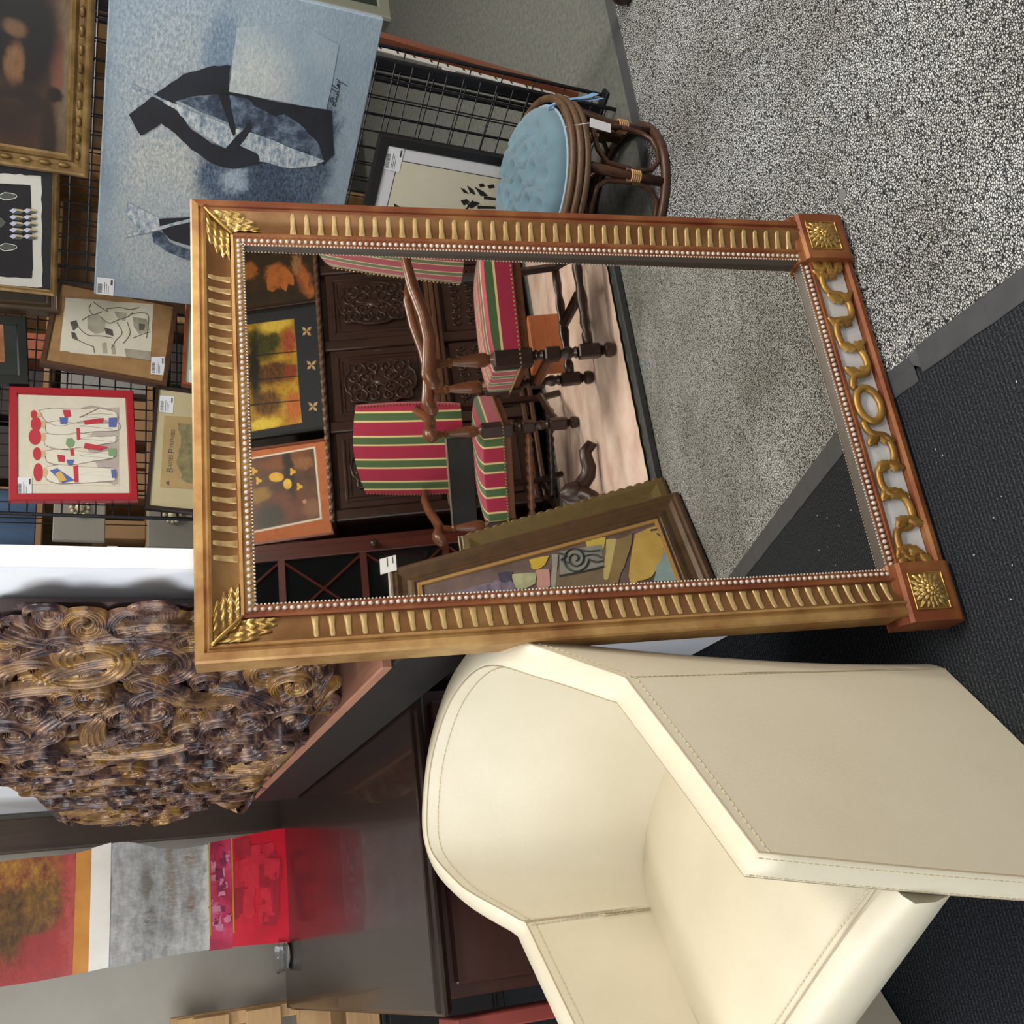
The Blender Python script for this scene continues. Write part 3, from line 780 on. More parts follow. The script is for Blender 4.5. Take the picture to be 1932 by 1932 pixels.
WHT = paint('chalky_white_paint', [(.3, '#cfc7ba'), (.7, '#e2dcd2')], scale=8, rough=.6, bump=.2)
OCH = paint('ochre_paint', [(.3, '#a8681c'), (.7, '#c98a34')], scale=8, rough=.55)
BRO = soft_canvas('rust_and_umber_paint', [(.3, '#8f1f22'), (.5, '#b03430'), (.7, '#9a2a2c')], 9, [(.0, .80, .15, .12, .2, '#4a2a10', .35, '#7a5418'), (.04, .72, .10, .05, 0, '#5a3812', .4, '#96691c'), (-.04, .94, .13, .09, 0, '#6d4416', .4, '#a87a24'), (.10, .84, .05, .14, 0, '#8a2a20', .5, '#b8882c'), (-.11, .72, .04, .05, 0, '#b83a3a', .4, '#8f2a26'), (.0, .645, .2, .015, 0, '#b84a40', .6)], warp=.05, wscale=18, bump=.5, bscale=40, grain=.4, gscale=30, gstretch=(1, 1, 1.6))
pn = thing('painted_wavy_panel', 'tall wavy painted panel in red, grey-white and rust standing on the dark table', 'artwork', (.255, 3.52, .76))
def pan(name, z0, z1, mat, x0, x1, ysh=0, parent=pn):
    rows = []; n = 12
    for k in range(n+1):
        t = k/n; z = z0+(z1-z0)*t
        bul = .055*math.exp(-((z-.50)/.12)**2)
        xl = x0(z); xr = x1(z); y = -.012*math.sin(z*7)-bul*.7+ysh
        rows.append([(xl+(xr-xl)*u/8, y-.006*math.sin(PI*u/8), z) for u in range(9)] + [(xr, y+.035, z), (xl-.035, y+.045, z), (xl-.04, y+.01, z)])
    return put(name, MB().grid(rows, closed_u=True), mat, parent, smooth=True)
xr = lambda z: .150+.012*math.sin(z*9+1)-.02*min(1, z/.2)+.035*math.exp(-((z-.50)/.10)**2)-.02*max(0, z-.6)
xl = lambda z: -.150+.012*math.sin(z*6)-.012*z
pan('red_section', 0, .175, RED, xl, xr)
pan('magenta_band', .175, .245, MAR, lambda z: xl(z)-.004, lambda z: xr(z)+.004)
w_ = pan('grey_section', .245, .535, GRY, xl, xr)
pan('white_fold', .535, .590, WHT, lambda z: xl(z)+.003, lambda z: xr(z)+.002, -.004)
pan('ochre_band', .590, .632, OCH, lambda z: xl(z)+.003, xr)
pan('rust_section', .632, 1.05, BRO, lambda z: xl(z)+.004, xr)
for z in (.175, .245): put('gold_line', MB().tube([(xl(z)-.002, -.022-.012*math.sin(z*7)-.0385*math.exp(-((z-.5)/.12)**2), z), (xr(z)+.002, -.020-.012*math.sin(z*7)-.0385*math.exp(-((z-.5)/.12)**2), z)], .003, 6), OCH, pn)
# glass ashtray and pale wooden crate at the left rear
GLS, nt_, bs_ = new_mat('clear_glass'); bs_.inputs['Transmission Weight'].default_value = 1; bs_.inputs['Roughness'].default_value = .03; bs_.inputs['Base Color'].default_value = (.85,.9,.92,1)
ga = thing('glass_dish', 'thick clear glass dish at the back of the dark table', 'dish', (.03, 3.55, .7605))
put('bowl', MB().lathe([(.035, 0), (.045, .006), (.052, .030), (.054, .034), (.048, .034), (.042, .012), (.01, .010)], (0, 0, 0), seg=18), GLS, ga, smooth=True)
PINE = wood('pale_crate_wood', '#a47c50', '#c09a6a', rough=.65, stretch=(.12, 1, 1))
lc = thing('added_black_box', 'low black box added for the darkness under the pale crate', 'cabinet', (-.385, 3.76, 0))
put('body', MB().bbox(-.30, .27, -.11, .17, .03, .43), BLK, lc); put('top', MB().bbox(-.31, .28, -.125, .175, .43, .445), BLK, lc); put('plinth', MB().bbox(-.29, .26, -.10, .16, 0, .03), BLK, lc)  # added black box, fills the dark area below the crate
for x in (-.16, .13): put('door', MB().bbox(x-.135, x+.135, -.122, -.11, .05, .42), BLK, lc)
cr_ = thing('wooden_crate', 'pale slatted wooden crate standing on the added black box', 'crate', (-.385, 3.76, .446))
for z in (.06, .22, .38, .54): put('slat', MB().bbox(-.30, .27, -.12, -.10, z-.055, z+.055), PINE, cr_)
for x in (-.29, .255): put('corner_post', MB().bbox(x-.02, x+.02, -.10, -.06, 0, .64), PINE, cr_); put('corner_post', MB().bbox(x-.02, x+.02, .10, .14, 0, .64), PINE, cr_)
for z in (.10, .35, .56): put('rear_slat', MB().bbox(-.30, .27, .14, .158, z-.05, z+.05), PINE, cr_)

def dabs(z0, z1, mats, n, seed, wmin, wmax, hmin, hmax):
    q = random.Random(seed); per = {m: MB() for m in mats}
    def yy(z, fx): return -.012*math.sin(z*7)-.0385*math.exp(-((z-.50)/.12)**2)-.006*math.sin(PI*fx)-.0012
    for k in range(n):
        m = mats[q.randrange(len(mats))]; z = q.uniform(z0, z1); w = q.uniform(wmin, wmax); h = q.uniform(hmin, hmax)
        h = min(h, z1-z+.005); fx = q.uniform(.03, .97-w/.3); sk = q.uniform(-.004, .004)
        pts = []
        for fz in range(4):
            for fu in range(5):
                zz = z+h*fz/3; ff = fx+(w/.3)*fu/4+q.uniform(-.010, .010); ff = max(.01, min(.99, ff))
                pts.append((xl(zz)+(xr(zz)-xl(zz))*ff, yy(zz, ff)-.0004*(k % 5), zz+q.uniform(-.003, .003)+sk*fu/4))
        per[m].add(pts, [(r*5+c, r*5+c+1, r*5+c+6, r*5+c+5) for r in range(3) for c in range(4)])
    for m, mb_ in per.items():
        if mb_.v: put('paint_dabs', mb_, m, pn, kind='stuff')
dabs(.18, .24, [paint('dab_plum', [(.3, '#6a1238'), (.7, '#8a1f48')], scale=30), paint('dab_pink', [(.3, '#c05a7a'), (.7, '#d48aa0')], scale=30), MAR], 34, 5, .012, .04, .008, .025)
dabs(.01, .17, [paint('dab_scarlet', [(.3, '#b8142a'), (.7, '#d8283a')], scale=20), paint('dab_deep_red', [(.3, '#980f24'), (.7, '#b01a2e')], scale=20)], 26, 8, .03, .10, .02, .06)
# ================================================================== framed pictures: helper
class Pic:
    """a picture on its own plane: o = lower left corner of the outer frame, U to the right, W up, seen from N"""
    def __init__(s, name, label, o, U, W, w, h, mirrored=False, cat='picture', group=None):
        s.o = V(o); s.U = V(U).normalized(); s.W = V(W).normalized(); s.N = s.U.cross(s.W); s.w = w; s.h = h; s.mir = mirrored
        U_, B_, W_ = s.U, -s.N, s.W
        s.M = Matrix(((U_.x, B_.x, W_.x, s.o.x), (U_.y, B_.y, W_.y, s.o.y), (U_.z, B_.z, W_.z, s.o.z), (0, 0, 0, 1)))
        s.t = thing(name, label, cat, s.M, group); s.n = 0
    def px(s, x, y, eps=0):
        p = r_plane(x, y, s.o, s.N) if s.mir else on_plane(x, y, s.o, s.N)
        q = s.M.inverted() @ p; return V((q.x, -eps, q.z))
    def frame(s, fw, prof, mat, nm='frame_rail', parent=None, inset=0):
        a, b, c, d = inset, s.w-inset, inset, s.h-inset
        cs = [(a, c), (b, c), (b, d), (a, d)]; inn = [(1, 1), (-1, 1), (-1, -1), (1, -1)]
        out = []
        for k in range(4):
            p, q = cs[k], cs[(k+1) % 4]; ip, iq = inn[k], inn[(k+1) % 4]
            rows = [[(p[0]+ip[0]*u*fw, -h, p[1]+ip[1]*u*fw) for u, h in prof], [(q[0]+iq[0]*u*fw, -h, q[1]+iq[1]*u*fw) for u, h in prof]]
            out.append(put(nm, MB().grid(rows), mat, parent or s.t))
        return out
    def board(s, nm, inset, y, mat, th=.003, parent=None, dx=0):
        i = inset if hasattr(inset, '__len__') else (inset,)*4     # left right bottom top
        return put(nm, MB().box(i[0], s.w-i[1], -y, -y+th, i[2], s.h-i[3]), mat, parent or s.t)
    def shape(s, nm, pts, eps, mat, parent=None, th=.0006, smooth=False):
        s.n += 1; eps += .00006*s.n
        P = [s.px(x, y, eps) for x, y in pts]
        return put(nm, MB().prism(P, (0, th, 0)), mat, parent or s.t)
    def lshape(s, nm, pts, eps, mat, parent=None, th=.0006):
        return put(nm, MB().prism([(x*s.w, -eps, z*s.h) for x, z in pts], (0, th, 0)), mat, parent or s.t)
    def line(s, nm, pts, r, eps, mat, parent=None):
        if len(pts) > 2:
            ext = [pts[0]]+list(pts)+[pts[-1]]; sm = []
            for i in range(1, len(ext)-2):
                for k in range(5):
                    t = k/5; sm.append(tuple(.5*((2*b)+(-a+c)*t+(2*a-5*b+4*c-d)*t*t+(-a+3*b-3*c+d)*t**3) for a, b, c, d in zip(ext[i-1], ext[i], ext[i+1], ext[i+2])))
            pts = sm+[ext[-1]]
        return put(nm, MB().tube([s.px(x, y, eps) for x, y in pts], r, 5), mat, parent or s.t)
    def ell(s, x, y, ry_, rx_, ang, c, soft, c2=None):     # soft stroke, sizes in survey pixels: ry_ across, rx_ up
        p = s.px(x, y); a = abs(s.px(x, y-ry_).x-p.x); b = abs(s.px(x-rx_, y).z-p.z); t = (p.x, p.z, a, b, ang, c, soft)
        return t+(c2,) if c2 else t
    def label(s, quad, eps):       # quad: upper right, lower right, lower left, upper left of a price label
        t = s.shape('price_label', quad, eps, LABELM)
        A, B, C_, D = [V((p[0], p[1])) for p in quad]
        def at(u, v): a = D.lerp(A, u); b = C_.lerp(B, u); return tuple(b.lerp(a, v))
        mb = MB(); q = random.Random(int(A.x)); u = .08
        def bar(u0, u1, v0, v1):
            P = [s.px(*at(*uv), eps+.0004+.00006*s.n) for uv in ((u0, v0), (u1, v0), (u1, v1), (u0, v1))]; mb.add(P, [(0, 1, 2, 3)])
        while u < .66: w = q.uniform(.008, .028); bar(u, u+w, .70, .93); u += w+q.uniform(.01, .025)
        for k in range(3): bar(.08, .5+.12*k, .34+.1*k, .37+.1*k)
        bar(.62, .92, .08, .18)
        put('barcode', mb, INK, t); return t
    def tag(s, x, z, w=.05, h=.035, eps=.012, rot=False):        # price label with barcode
        t = put('price_label', MB().box(x, x+w, -eps-.0006, -eps, z, z+h), LABELM, s.t)
        mb = MB(); q = random.Random(int(x*9999)); xx = x+w*.08
        while xx < x+w*.62:
            ww = q.uniform(.0004, .0013); mb.box(xx, xx+ww, -eps-.0010, -eps-.0006, z+h*.68, z+h*.94); xx += ww+q.uniform(.0005, .0012)
        for k in range(3): mb.box(x+w*.08, x+w*(.55+.1*k), -eps-.0010, -eps-.0006, z+h*(.30+.11*k), z+h*(.33+.11*k))
        mb.box(x+w*.62, x+w*.92, -eps-.0010, -eps-.0006, z+h*.08, z+h*.20)
        put('barcode', mb, INK, t)
        return t
LABELM = flat('label_paper', '#e4e6ea', .6)
INK = flat('label_ink', '#3c3c42', .7)
FLATP = [(0, -.012), (0, .008), (.12, .012), (.85, .012), (1, .006), (1, -.006)]
RNDP = [(0, -.012), (0, .006), (.15, .014), (.4, .018), (.7, .014), (.85, .008), (1, .006), (1, -.006)]
OGEE = [(0, -.015), (0, .014), (.08, .020), (.16, .022), (.24, .018), (.32, .018), (.45, .008), (.62, .006), (.76, .012), (.86, .013), (.9, .008), (1, .006), (1, -.008)]
BACKB = flat('backing_board', '#5b4a38', .8)
CREAMB = paint('cream_mount_board', [(.3, '#d8d2bd'), (.7, '#e0dbc8')], scale=30, rough=.8)
P1O = V((2.2, 1.95, 0)); P1D = V((-.404, .914, 0)).normalized(); P1N = V((-.914, -.404, 0)).normalized()
# seen from the viewer, "right" on this plane is -P1D
def p1(x, y, off=0): return on_plane(x, y, P1O+P1N*off, P1N)
UP = V((0, 0, 1))

def blob(pts, amp=6, n=4, seed=1):      # roughen a polygon's edge the way a palette knife would
    q = random.Random(seed); out = []
    for (a, b), (c, d) in zip(pts, pts[1:]+pts[:1]):
        for k in range(n): out.append((a+(c-a)*k/n+q.uniform(-amp, amp), b+(d-b)*k/n+q.uniform(-amp, amp)))
    return out

# ------------------------------------------------------------------ wire grid screens
WIRE = flat('black_wire', '#26262a', .45, .6)
def grid_panel(name, label, o, D, length, zb, zt, sx, sz, r=.0022):
    D = V(D).normalized(); Nn = D.cross(UP)
    M = Matrix(((D.x, Nn.x, 0, o[0]), (D.y, Nn.y, 0, o[1]), (0, 0, 1, 0), (0, 0, 0, 1)))
    g = thing(name, label, 'wire screen', M, None)
    a = None
    n = int(length/sx)
    for k in range(n+1):
        rr = r if 0 < k < n else r*2.2
        if k in (0, n): put('edge_post', MB().tube([(k*sx, 0, .0), (k*sx, 0, zt)], rr*1.2, 8), WIRE, g)
        elif a is None: a = put('wire', MB().tube([(0, 0, zb), (0, 0, zt)], rr, 6), WIRE, g); a.location = (k*sx, 0, 0)
        else: clone(a, g, (k*sx, 0, 0))
    b = None; m = int((zt-zb)/sz)
    for k in range(m+1):
        if b is None: b = put('wire', MB().tube([(0, r*1.8, 0), (n*sx, r*1.8, 0)], r, 6), WIRE, g); b.location = (0, 0, zb+k*sz)
        else: clone(b, g, (0, 0, zb+k*sz))
    return g
grid_panel('wire_screen', 'black wire display screen carrying the grey abstract canvas', P1O-P1N*.012, P1D, .80, .03, 1.93, .05, .05)
P2Y = 2.92
grid_panel('wire_screen', 'black wire display screen behind the red-framed picture', V((1.26, P2Y+.012, 0)), (1, 0, 0), .72, .03, 1.93, .036, .045)
e2 = P1O-P1N*.12
grid_panel('wire_screen', 'rearmost black wire screen, behind the grey abstract canvas', e2, (-.34, .94, 0), .85, .03, 1.93, .05, .10)

# ------------------------------------------------------------------ grey abstract canvas
CANV = paint('blue_grey_canvas', [(.3, '#8b9fb0'), (.55, '#9aacba'), (.8, '#a9b7c0')], scale=5, rough=.55, bump=.35, bscale=70, bdist=.0015, detail=6)
CAN2 = paint('knifed_pale_paint', [(.25, '#7f95aa'), (.42, '#9db0be'), (.58, '#b6c2c8'), (.75, '#c9ccc6')], scale=16, stretch=(1, 1, 1.5), rough=.5, bump=.6, bscale=60, bdist=.002, detail=8, nrough=.7)
NAVY = paint('navy_black_paint', [(.3, '#15171f'), (.7, '#20242f')], scale=12, rough=.45, bump=.3, bscale=60)
SLAT = paint('slate_blue_paint', [(.34, '#1f2736'), (.48, '#3c495c'), (.66, '#75879a')], scale=30, rough=.5, bump=.5, bscale=60, detail=8, nrough=.7)
PALE = paint('pale_scraped_paint', [(.34, '#55687c'), (.47, '#95a4b0'), (.64, '#d8dad4')], scale=45, stretch=(1, 1, 2), rough=.5, bump=.6, bscale=60, detail=8, nrough=.72)
DARKB = paint('dark_blue_haze', [(.25, '#1b2130'), (.5, '#2c384c'), (.78, '#5b6d82')], scale=9, rough=.5, bump=.5, bscale=60, detail=8, nrough=.7)
MIDB = paint('mid_blue_haze', [(.3, '#6c8198'), (.7, '#8ea2b4')], scale=10, rough=.5, bump=.4, bscale=60, detail=8)
bl = p1(712, 33, .03); br_ = p1(358, 562, .03)
# corners: viewer's right end is near (y = 33), far end at y = 555; bottom z .75, top 1.40
cR = p1(712, 33, .03); cL = p1(191, 556, .03); 
wid = (V((cR.x, cR.y, 0))-V((cL.x, cL.y, 0))).length
zb, zt = .748, 1.408
U_ = (V((cR.x, cR.y, 0))-V((cL.x, cL.y, 0))).normalized()
pc = Pic('abstract_canvas', 'large blue-grey abstract canvas with black curved forms on the wire screen', V((cL.x, cL.y, zb)), U_, UP, wid, zt-zb)
def pe(x, y, ry_, rx_, ang, c, soft, c2=None):      # ellipse in survey pixels: ry_ across the canvas, rx_ up it
    p = pc.px(x, y); a = abs(pc.px(x, y-ry_).x-p.x); b = abs(pc.px(x-rx_, y).z-p.z)
    t = (p.x, p.z, a, b, ang, c, soft); return t+(c2,) if c2 else t
ABST = soft_canvas('wet_blue_grey_canvas', [(.3, '#8a9dad'), (.55, '#98aab7'), (.8, '#a5b4bd')], 5, [
    pe(330, 100, 150, 120, 0, '#8299ae', .35, '#b4c0c6'), pe(330, 240, 200, 110, 0, '#8599ac', .4, '#c9cfcc'), pe(320, 340, 90, 80, 0, '#93a5b2', .4, '#dcdacb'), pe(300, 450, 110, 90, 0, '#9aacb8', .4, '#c6cbc8'),
    pe(500, 120, 110, 110, 0, '#8da3b3', .35, '#b2c0c8'), pe(420, 90, 70, 30, 0, '#6a8098', .5, '#93a7b8'), pe(500, 345, 90, 120, 0, '#1c2434', .30, '#566a82'), pe(590, 270, 110, 45, 0, '#222c3e', .40, '#6c8096'),
    pe(420, 330, 60, 50, 0, '#26324a', .45, '#7186a0'), pe(440, 340, 22, 26, 0, '#8fa2b8', .5, '#b4c2cc')],
    warp=.05, wscale=22, bump=.8, bscale=70, grain=.28, gscale=85, gstretch=(1, 1, 1.9))
cnv = put('canvas', MB().bbox(0, pc.w, -.002, .022, 0, pc.h, .003), ABST, pc.t)
def sh(n, pts, e, m): return pc.shape(n, blob(pts, 1.1, 4, len(pts)), e, m, cnv)
sh('pale_block', [(446,50),(560,40),(640,85),(615,206),(432,172)], .0042, soft_canvas('pale_block_paint', [(.3, '#8fa3b3'), (.7, '#a3b3bd')], 8, [pe(470, 160, 95, 75, 0, '#a9b8bf', .6, '#d2d6cf')], warp=.03, wscale=20, grain=.2, gscale=85, gstretch=(1, 1, 1.9), bump=.7))
sh('black_form', [(243,215),(300,170),(345,140),(395,124),(434,122),(432,172),(600,205),(625,208),(630,290),(610,310),(595,302),(545,258),(500,222),(455,190),(437,178),(412,176),(375,178),(330,190),(352,235),(400,270),(425,280),(445,262),(470,236),(476,246),(450,275),(490,285),(497,305),(440,318),(405,310),(360,280),(330,250),(305,232),(265,255)], .0048, NAVY)
sh('slate_facet', [(334,188),(412,176),(440,178),(470,186),(482,200),(520,218),(535,213),(565,232),(600,268),(612,302),(480,248),(380,210)], .0054, SLAT)
sh('pale_facet', [(246,158),(252,158),(300,182),(334,196),(400,222),(430,236),(480,250),(612,302),(590,312),(545,316),(490,302),(486,288),(452,274),(470,250),(443,262),(425,278),(395,262),(350,226),(330,204),(296,184),(246,163)], .0060, PALE)
sh('black_strut', [(412,177),(432,176),(436,205),(445,250),(440,256),(425,215)], .0066, NAVY)
sh('black_strut', [(425,280),(468,230),(476,238),(440,290)], .0066, NAVY)
sh('grey_bar', [(240,379),(302,410),(300,428),(270,440),(236,405)], .0050, PALE)
sh('black_wedge', [(300,412),(360,408),(420,398),(420,470),(355,462),(320,450),(304,432)], .0050, NAVY)
sh('grey_sweep', [(285,430),(308,438),(318,455),(360,470),(400,480),(400,500),(350,488),(310,470),(290,455)], .0054, SLAT)
sh('thin_stroke', [(234,442),(300,425),(360,410),(360,416),(300,432),(234,446)], .0058, PALE)
# signature
sig = [[(690,1420),(705,1470),(660,1492),(590,1420),(640,1370),(720,1320),(745,1260),(700,1210),(620,1165),(540,1160),(480,1250),(560,1325),(640,1300),(560,1240)],
       [(700,1210),(770,1190),(715,1105),(790,1115),(810,1070)], [(810,1070),(805,990),(740,1015),(800,1045)], [(545,770),(620,830),(750,920),(820,930),(840,860)],
       [(560,620),(640,690),(790,795),(870,790)], [(860,780),(850,670),(760,640),(840,740)], [(750,600),(870,620),(895,590)], [(770,500),(860,545),(885,500)], [(755,385),(870,490),(1040,590),(1180,680)]]
sig = [[(600+x*.0466, 130+y*.0466) for x, y in q] for q in sig]
for k, s_ in enumerate(sig): pc.line('signature', s_, .0010, .0032, NAVY, cnv)
pc.tag(.004, pc.h-.052, .055, .046, .004)
# ------------------------------------------------------------------ ink flower print in a black frame, standing behind the stool
iR = p1(717, 250, .022); iw = .46
pk = Pic('flower_print', 'black-framed ink print of flowers leaning behind the rattan stool', V((iR.x, iR.y, 0))+P1D*iw, -P1D, UP, iw, iR.z)
ih = iR.z
BFR = flat('black_frame', '#151517', .4)
pk.frame(.032, FLATP, BFR); 
mbd = pk.board('mount', .03, .004, flat('white_mount', '#d9d9dc', .7)); pk.board('backing', .01, -.004, BACKB)
pk.board('print', .068, .0052, paint('ivory_print_paper', [(.3, '#cdc6ae'), (.7, '#d9d3bd')], scale=4, rough=.7), .001)
il = pk.frame(.0022, [(0, .0056), (1, .0056)], BFR, 'ruled_line', mbd, inset=.0665)
SUMI = flat('black_ink', '#1a1a1a', .8)
def ik(pts, n=1): return pk.shape('brush_stroke', pts, .0062, SUMI, mbd)
ik([(742,382),(750,386),(760,392),(778,394),(783,400),(775,404),(756,400),(744,390)])
ik([(775,400),(800,402),(802,406),(776,405)])
for s_ in ([(868,352),(876,356),(884,364),(874,362)],[(880,348),(892,356),(896,366),(886,362)],[(894,350),(912,360),(920,368),(906,368)],[(868,376),(880,374),(886,380),(874,386)],[(880,384),(896,378),(905,382),(888,392)],[(902,346),(910,344),(914,350),(905,352)],[(918,348),(930,346),(932,352),(922,354)],[(868,404),(890,376),(893,378),(871,406)],[(912,368),(936,372),(936,376),(912,374)],[(900,386),(935,388),(935,392),(900,392)]): ik(s_)
pk.label([(731,271),(762,279),(752,323),(722,316)], .0066)
# ------------------------------------------------------------------ dark portrait in a gold frame
GFR = paint('old_gold_frame', [(.25, '#5a4526'), (.5, '#80653a'), (.8, '#a88c5a')], scale=18, rough=.42, metal=.35, detail=6, bump=.2, bscale=70)
def on_p1(label, name, xs, zs, off, fw, prof, fmat, cat='picture'):
    # xs: pixel rows of right / left edges, zs: bottom, top heights
    a = p1(100, xs[0], off); b = p1(100, xs[1], off)
    U = V((a.x-b.x, a.y-b.y, 0)); P = Pic(name, label, V((b.x, b.y, zs[0])), U, UP, U.length, zs[1]-zs[0], cat=cat)
    P.frame(fw, prof, fmat); P.board('backing', .01, -.006, BACKB); return P
PORT = paint('umber_portrait_ground', [(.25, '#241812'), (.5, '#4b3122'), (.7, '#6d4c33'), (.85, '#7d6a50')], scale=2.2, rough=.4, detail=4, dist=.6)
pp = on_p1('dark oil portrait in a moulded gold frame, top right corner', 'oil_portrait', (-330, 322), (1.437, 2.02), .045, .055, OGEE, GFR)
def qe(x, y, ry_, rx_, ang, c, soft, c2=None):
    p = pp.px(x, y); a = abs(pp.px(x, y-ry_).x-p.x); b = abs(pp.px(x-rx_, y).z-p.z); t = (p.x, p.z, a, b, ang, c, soft); return t+(c2,) if c2 else t
pg = pp.board('painting', .05, .004, soft_canvas('shadowy_portrait', [(.3, '#3a271b'), (.55, '#523826'), (.8, '#6b5238')], 3, [
    qe(120, 150, 160, 22, 0, '#5f4d38', .6, '#7a684c'), qe(108, 120, 60, 12, 0, '#7a4634', .6), qe(40, 250, 60, 60, 0, '#4a3020', .5), qe(40, 60, 120, 72, 0, '#17120f', .25), qe(100, 178, 14, 16, .5, '#1c1512', .35), qe(30, 190, 26, 55, 0, '#1c1411', .35), qe(90, 250, 70, 14, 0, '#2a1c14', .5),
    qe(28, 120, 40, 17, .1, '#8a6442', .35, '#6d4a30'), qe(28, 52, 16, 20, .3, '#6d5238', .45), qe(22, 192, 9, 20, .1, '#6d5238', .4), qe(20, 215, 50, 60, 0, '#2f2018', .7)], warp=.02, wscale=6, bump=.15, bscale=40, grain=.18, gscale=20))
mb = MB()
for k in range(14): mb.sphere((.06+k*.045, -.016, .028), .010, 6, 4, (1.5, .6, .6))
for k in range(10): mb.sphere((.028, -.016, .06+k*.045), .010, 6, 4, (.6, .6, 1.5))
put('carved_beads', mb, GFR, pp.t, smooth='full')
# ------------------------------------------------------------------ print of spoons on black
sp = on_p1('framed black print with white spoons and folded shapes beside the portrait', 'spoon_print', (308, 556), (1.505, 1.92), .030, .018, RNDP, GFR)
spg = sp.board('mount', .014, .004, flat('dark_mount', '#26262a', .7))
def ss(pts, e, m, n='motif'): return sp.shape(n, pts, e, m, spg)
WP = flat('torn_white_paper', '#d9d8cf', .8); BK = flat('matt_black_print', '#232326', .7); CR_ = flat('cream_facet', '#c9b68c', .8); LV = flat('lavender_facet', '#cdd0ec', .8); GB = flat('grey_facet', '#5a6058', .8)
ss(blob([(-60,322),(78,330),(80,552-12),(-60,535)], 1.2, 14, 8), .0052, WP, 'paper')
ss(blob([(-60,340),(58,348),(63,500),(60,532-8),(-60,515)], .8, 8, 9), .0058, BK, 'black_field')
for y0 in (368, 464):
    P_ = [(28*math.cos(a)+8, y0+6*math.sin(a)) for a in [2*PI*k/18 for k in range(18)]]
    sp.line('spoon_outline', [(8+24*math.cos(a), y0+6.5*math.sin(a)*(1 if math.cos(a) > -.2 else .5)) for a in [2*PI*k/20 for k in range(21)]], .0012, .0068, WP, spg)
    ss([(8+21*math.cos(a), y0+5*math.sin(a)) for a in [2*PI*k/16 for k in range(16)]], .0066, GB, 'spoon_bowl')
for r in range(5):
    y0 = 391+r*12
    for c_ in range(2):
        x0 = 18+c_*26
        ss([(x0,y0+4),(x0+7,y0),(x0+14,y0+4),(x0+7,y0+9)], .0066, LV); ss([(x0+7,y0),(x0+24,y0+2),(x0+27,y0+6),(x0+14,y0+4)], .0068, CR_); ss([(x0+7,y0+9),(x0+14,y0+4),(x0+27,y0+6),(x0+22,y0+10)], .0070, GB)
ss([(-8,405),(4,408),(12,417),(4,426),(-8,430)], .0066, GB)
# ------------------------------------------------------------------ pictures on the second screen (plane y = P2Y)
def on_p2(label, name, corners, fw, prof, fmat, off=0.012, group=None):
    # corners in the survey photo: upper right, lower right, lower left, upper left
    q = [on_y(x, y, P2Y-off) for x, y in corners]
    U = ((q[1]+q[0])-(q[2]+q[3])); U.normalize(); W = UP-U*UP.dot(U); W.normalize()
    w = ((q[1]+q[0])-(q[2]+q[3])).length/2; h = ((q[0]+q[3])-(q[1]+q[2])).length/2
    c = (q[0]+q[1]+q[2]+q[3])/4
    P = Pic(name, label, c-U*w/2-W*h/2, U, W, w, h); P.frame(fw, prof, fmat); P.board('backing', .006, -.008, BACKB); return P
REDF = flat('red_lacquer_frame', '#a81c28', .35)
rp = on_p2('red-framed watercolour of dancers in white with red berets', 'dancers_print', [(14,733),(254,738),(258,945),(20,948)], .024, FLATP, REDF)
rm = rp.board('mount', .022, .004, CREAMB)
def rs(pts, m, e=.0062, n='figure'): return rp.shape(n, pts, e, m, rm)
rs([(52,762),(223,770),(224,918),(56,915)], paint('watercolour_paper', [(.3, '#d9d0b8'), (.7, '#e6dfcc')], scale=6, rough=.8), .0052, 'paper')
WH = paint('white_costume', [(.3, '#dcd6c2'), (.7, '#e9e5d6')], scale=9, rough=.8); RB = flat('beret_red', '#c03a44', .8); FL = flat('face_wash', '#d2b48a', .8); GRN = flat('sash_green', '#7da072', .8); BLU = flat('patch_blue', '#5a6aa8', .8); GYS = paint('grey_shadow_wash', [(.3, '#a89a90'), (.7, '#c0b6ab')], scale=8, rough=.8); YEL = flat('patch_yellow', '#d6b060', .8)
rs(blob([(150,768),(223,771),(223,915),(196,912),(185,880),(165,850),(172,815),(160,790)], 3, 3, 2), GYS, .0056, 'wash')
OUTL = flat('pencil_line', '#8a7a70', .9)
DAN = ((64,784,6,8,[(74,776),(100,772),(140,774),(185,772),(219,780),(219,796),(180,794),(140,800),(112,806),(86,796)]),
       (68,802,10,13,[(86,800),(110,796),(140,800),(176,800),(222,800),(222,814),(180,816),(150,820),(110,822),(88,818)]),
       (66,826,12,15,[(84,820),(120,822),(150,818),(185,826),(218,824),(217,836),(180,842),(150,846),(116,850),(86,842)]),
       (70,858,8,12,[(86,852),(110,850),(140,852),(178,856),(214,852),(214,866),(176,872),(142,878),(112,880),(88,872)]),
       (72,893,9,17,[(86,884),(112,878),(142,882),(180,884),(216,886),(216,908),(176,912),(140,914),(108,914),(88,906)]))
for cx_, cy_, r1, r2, body in DAN:
    rs(blob(body, .8, 3, cy_), WH, .0062, 'costume')
    rp.line('pencil_line', body+[body[0]], .0007, .0066, OUTL, rm)
    rs([(cx_+r1+4+6*math.cos(a), cy_+.5*r2*math.sin(a)) for a in [2*PI*k/14 for k in range(14)]], FL, .0066, 'face')
    rs([(cx_+r1*math.cos(a), cy_+r2*math.sin(a)) for a in [2*PI*k/16 for k in range(16)]], RB, .0070, 'beret')
    for dy in (-.15, .2): rp.line('pencil_line', [(150, cy_+4), (180, cy_+2+dy*20), (212, cy_+4+dy*30)], .0006, .0066, OUTL, rm)
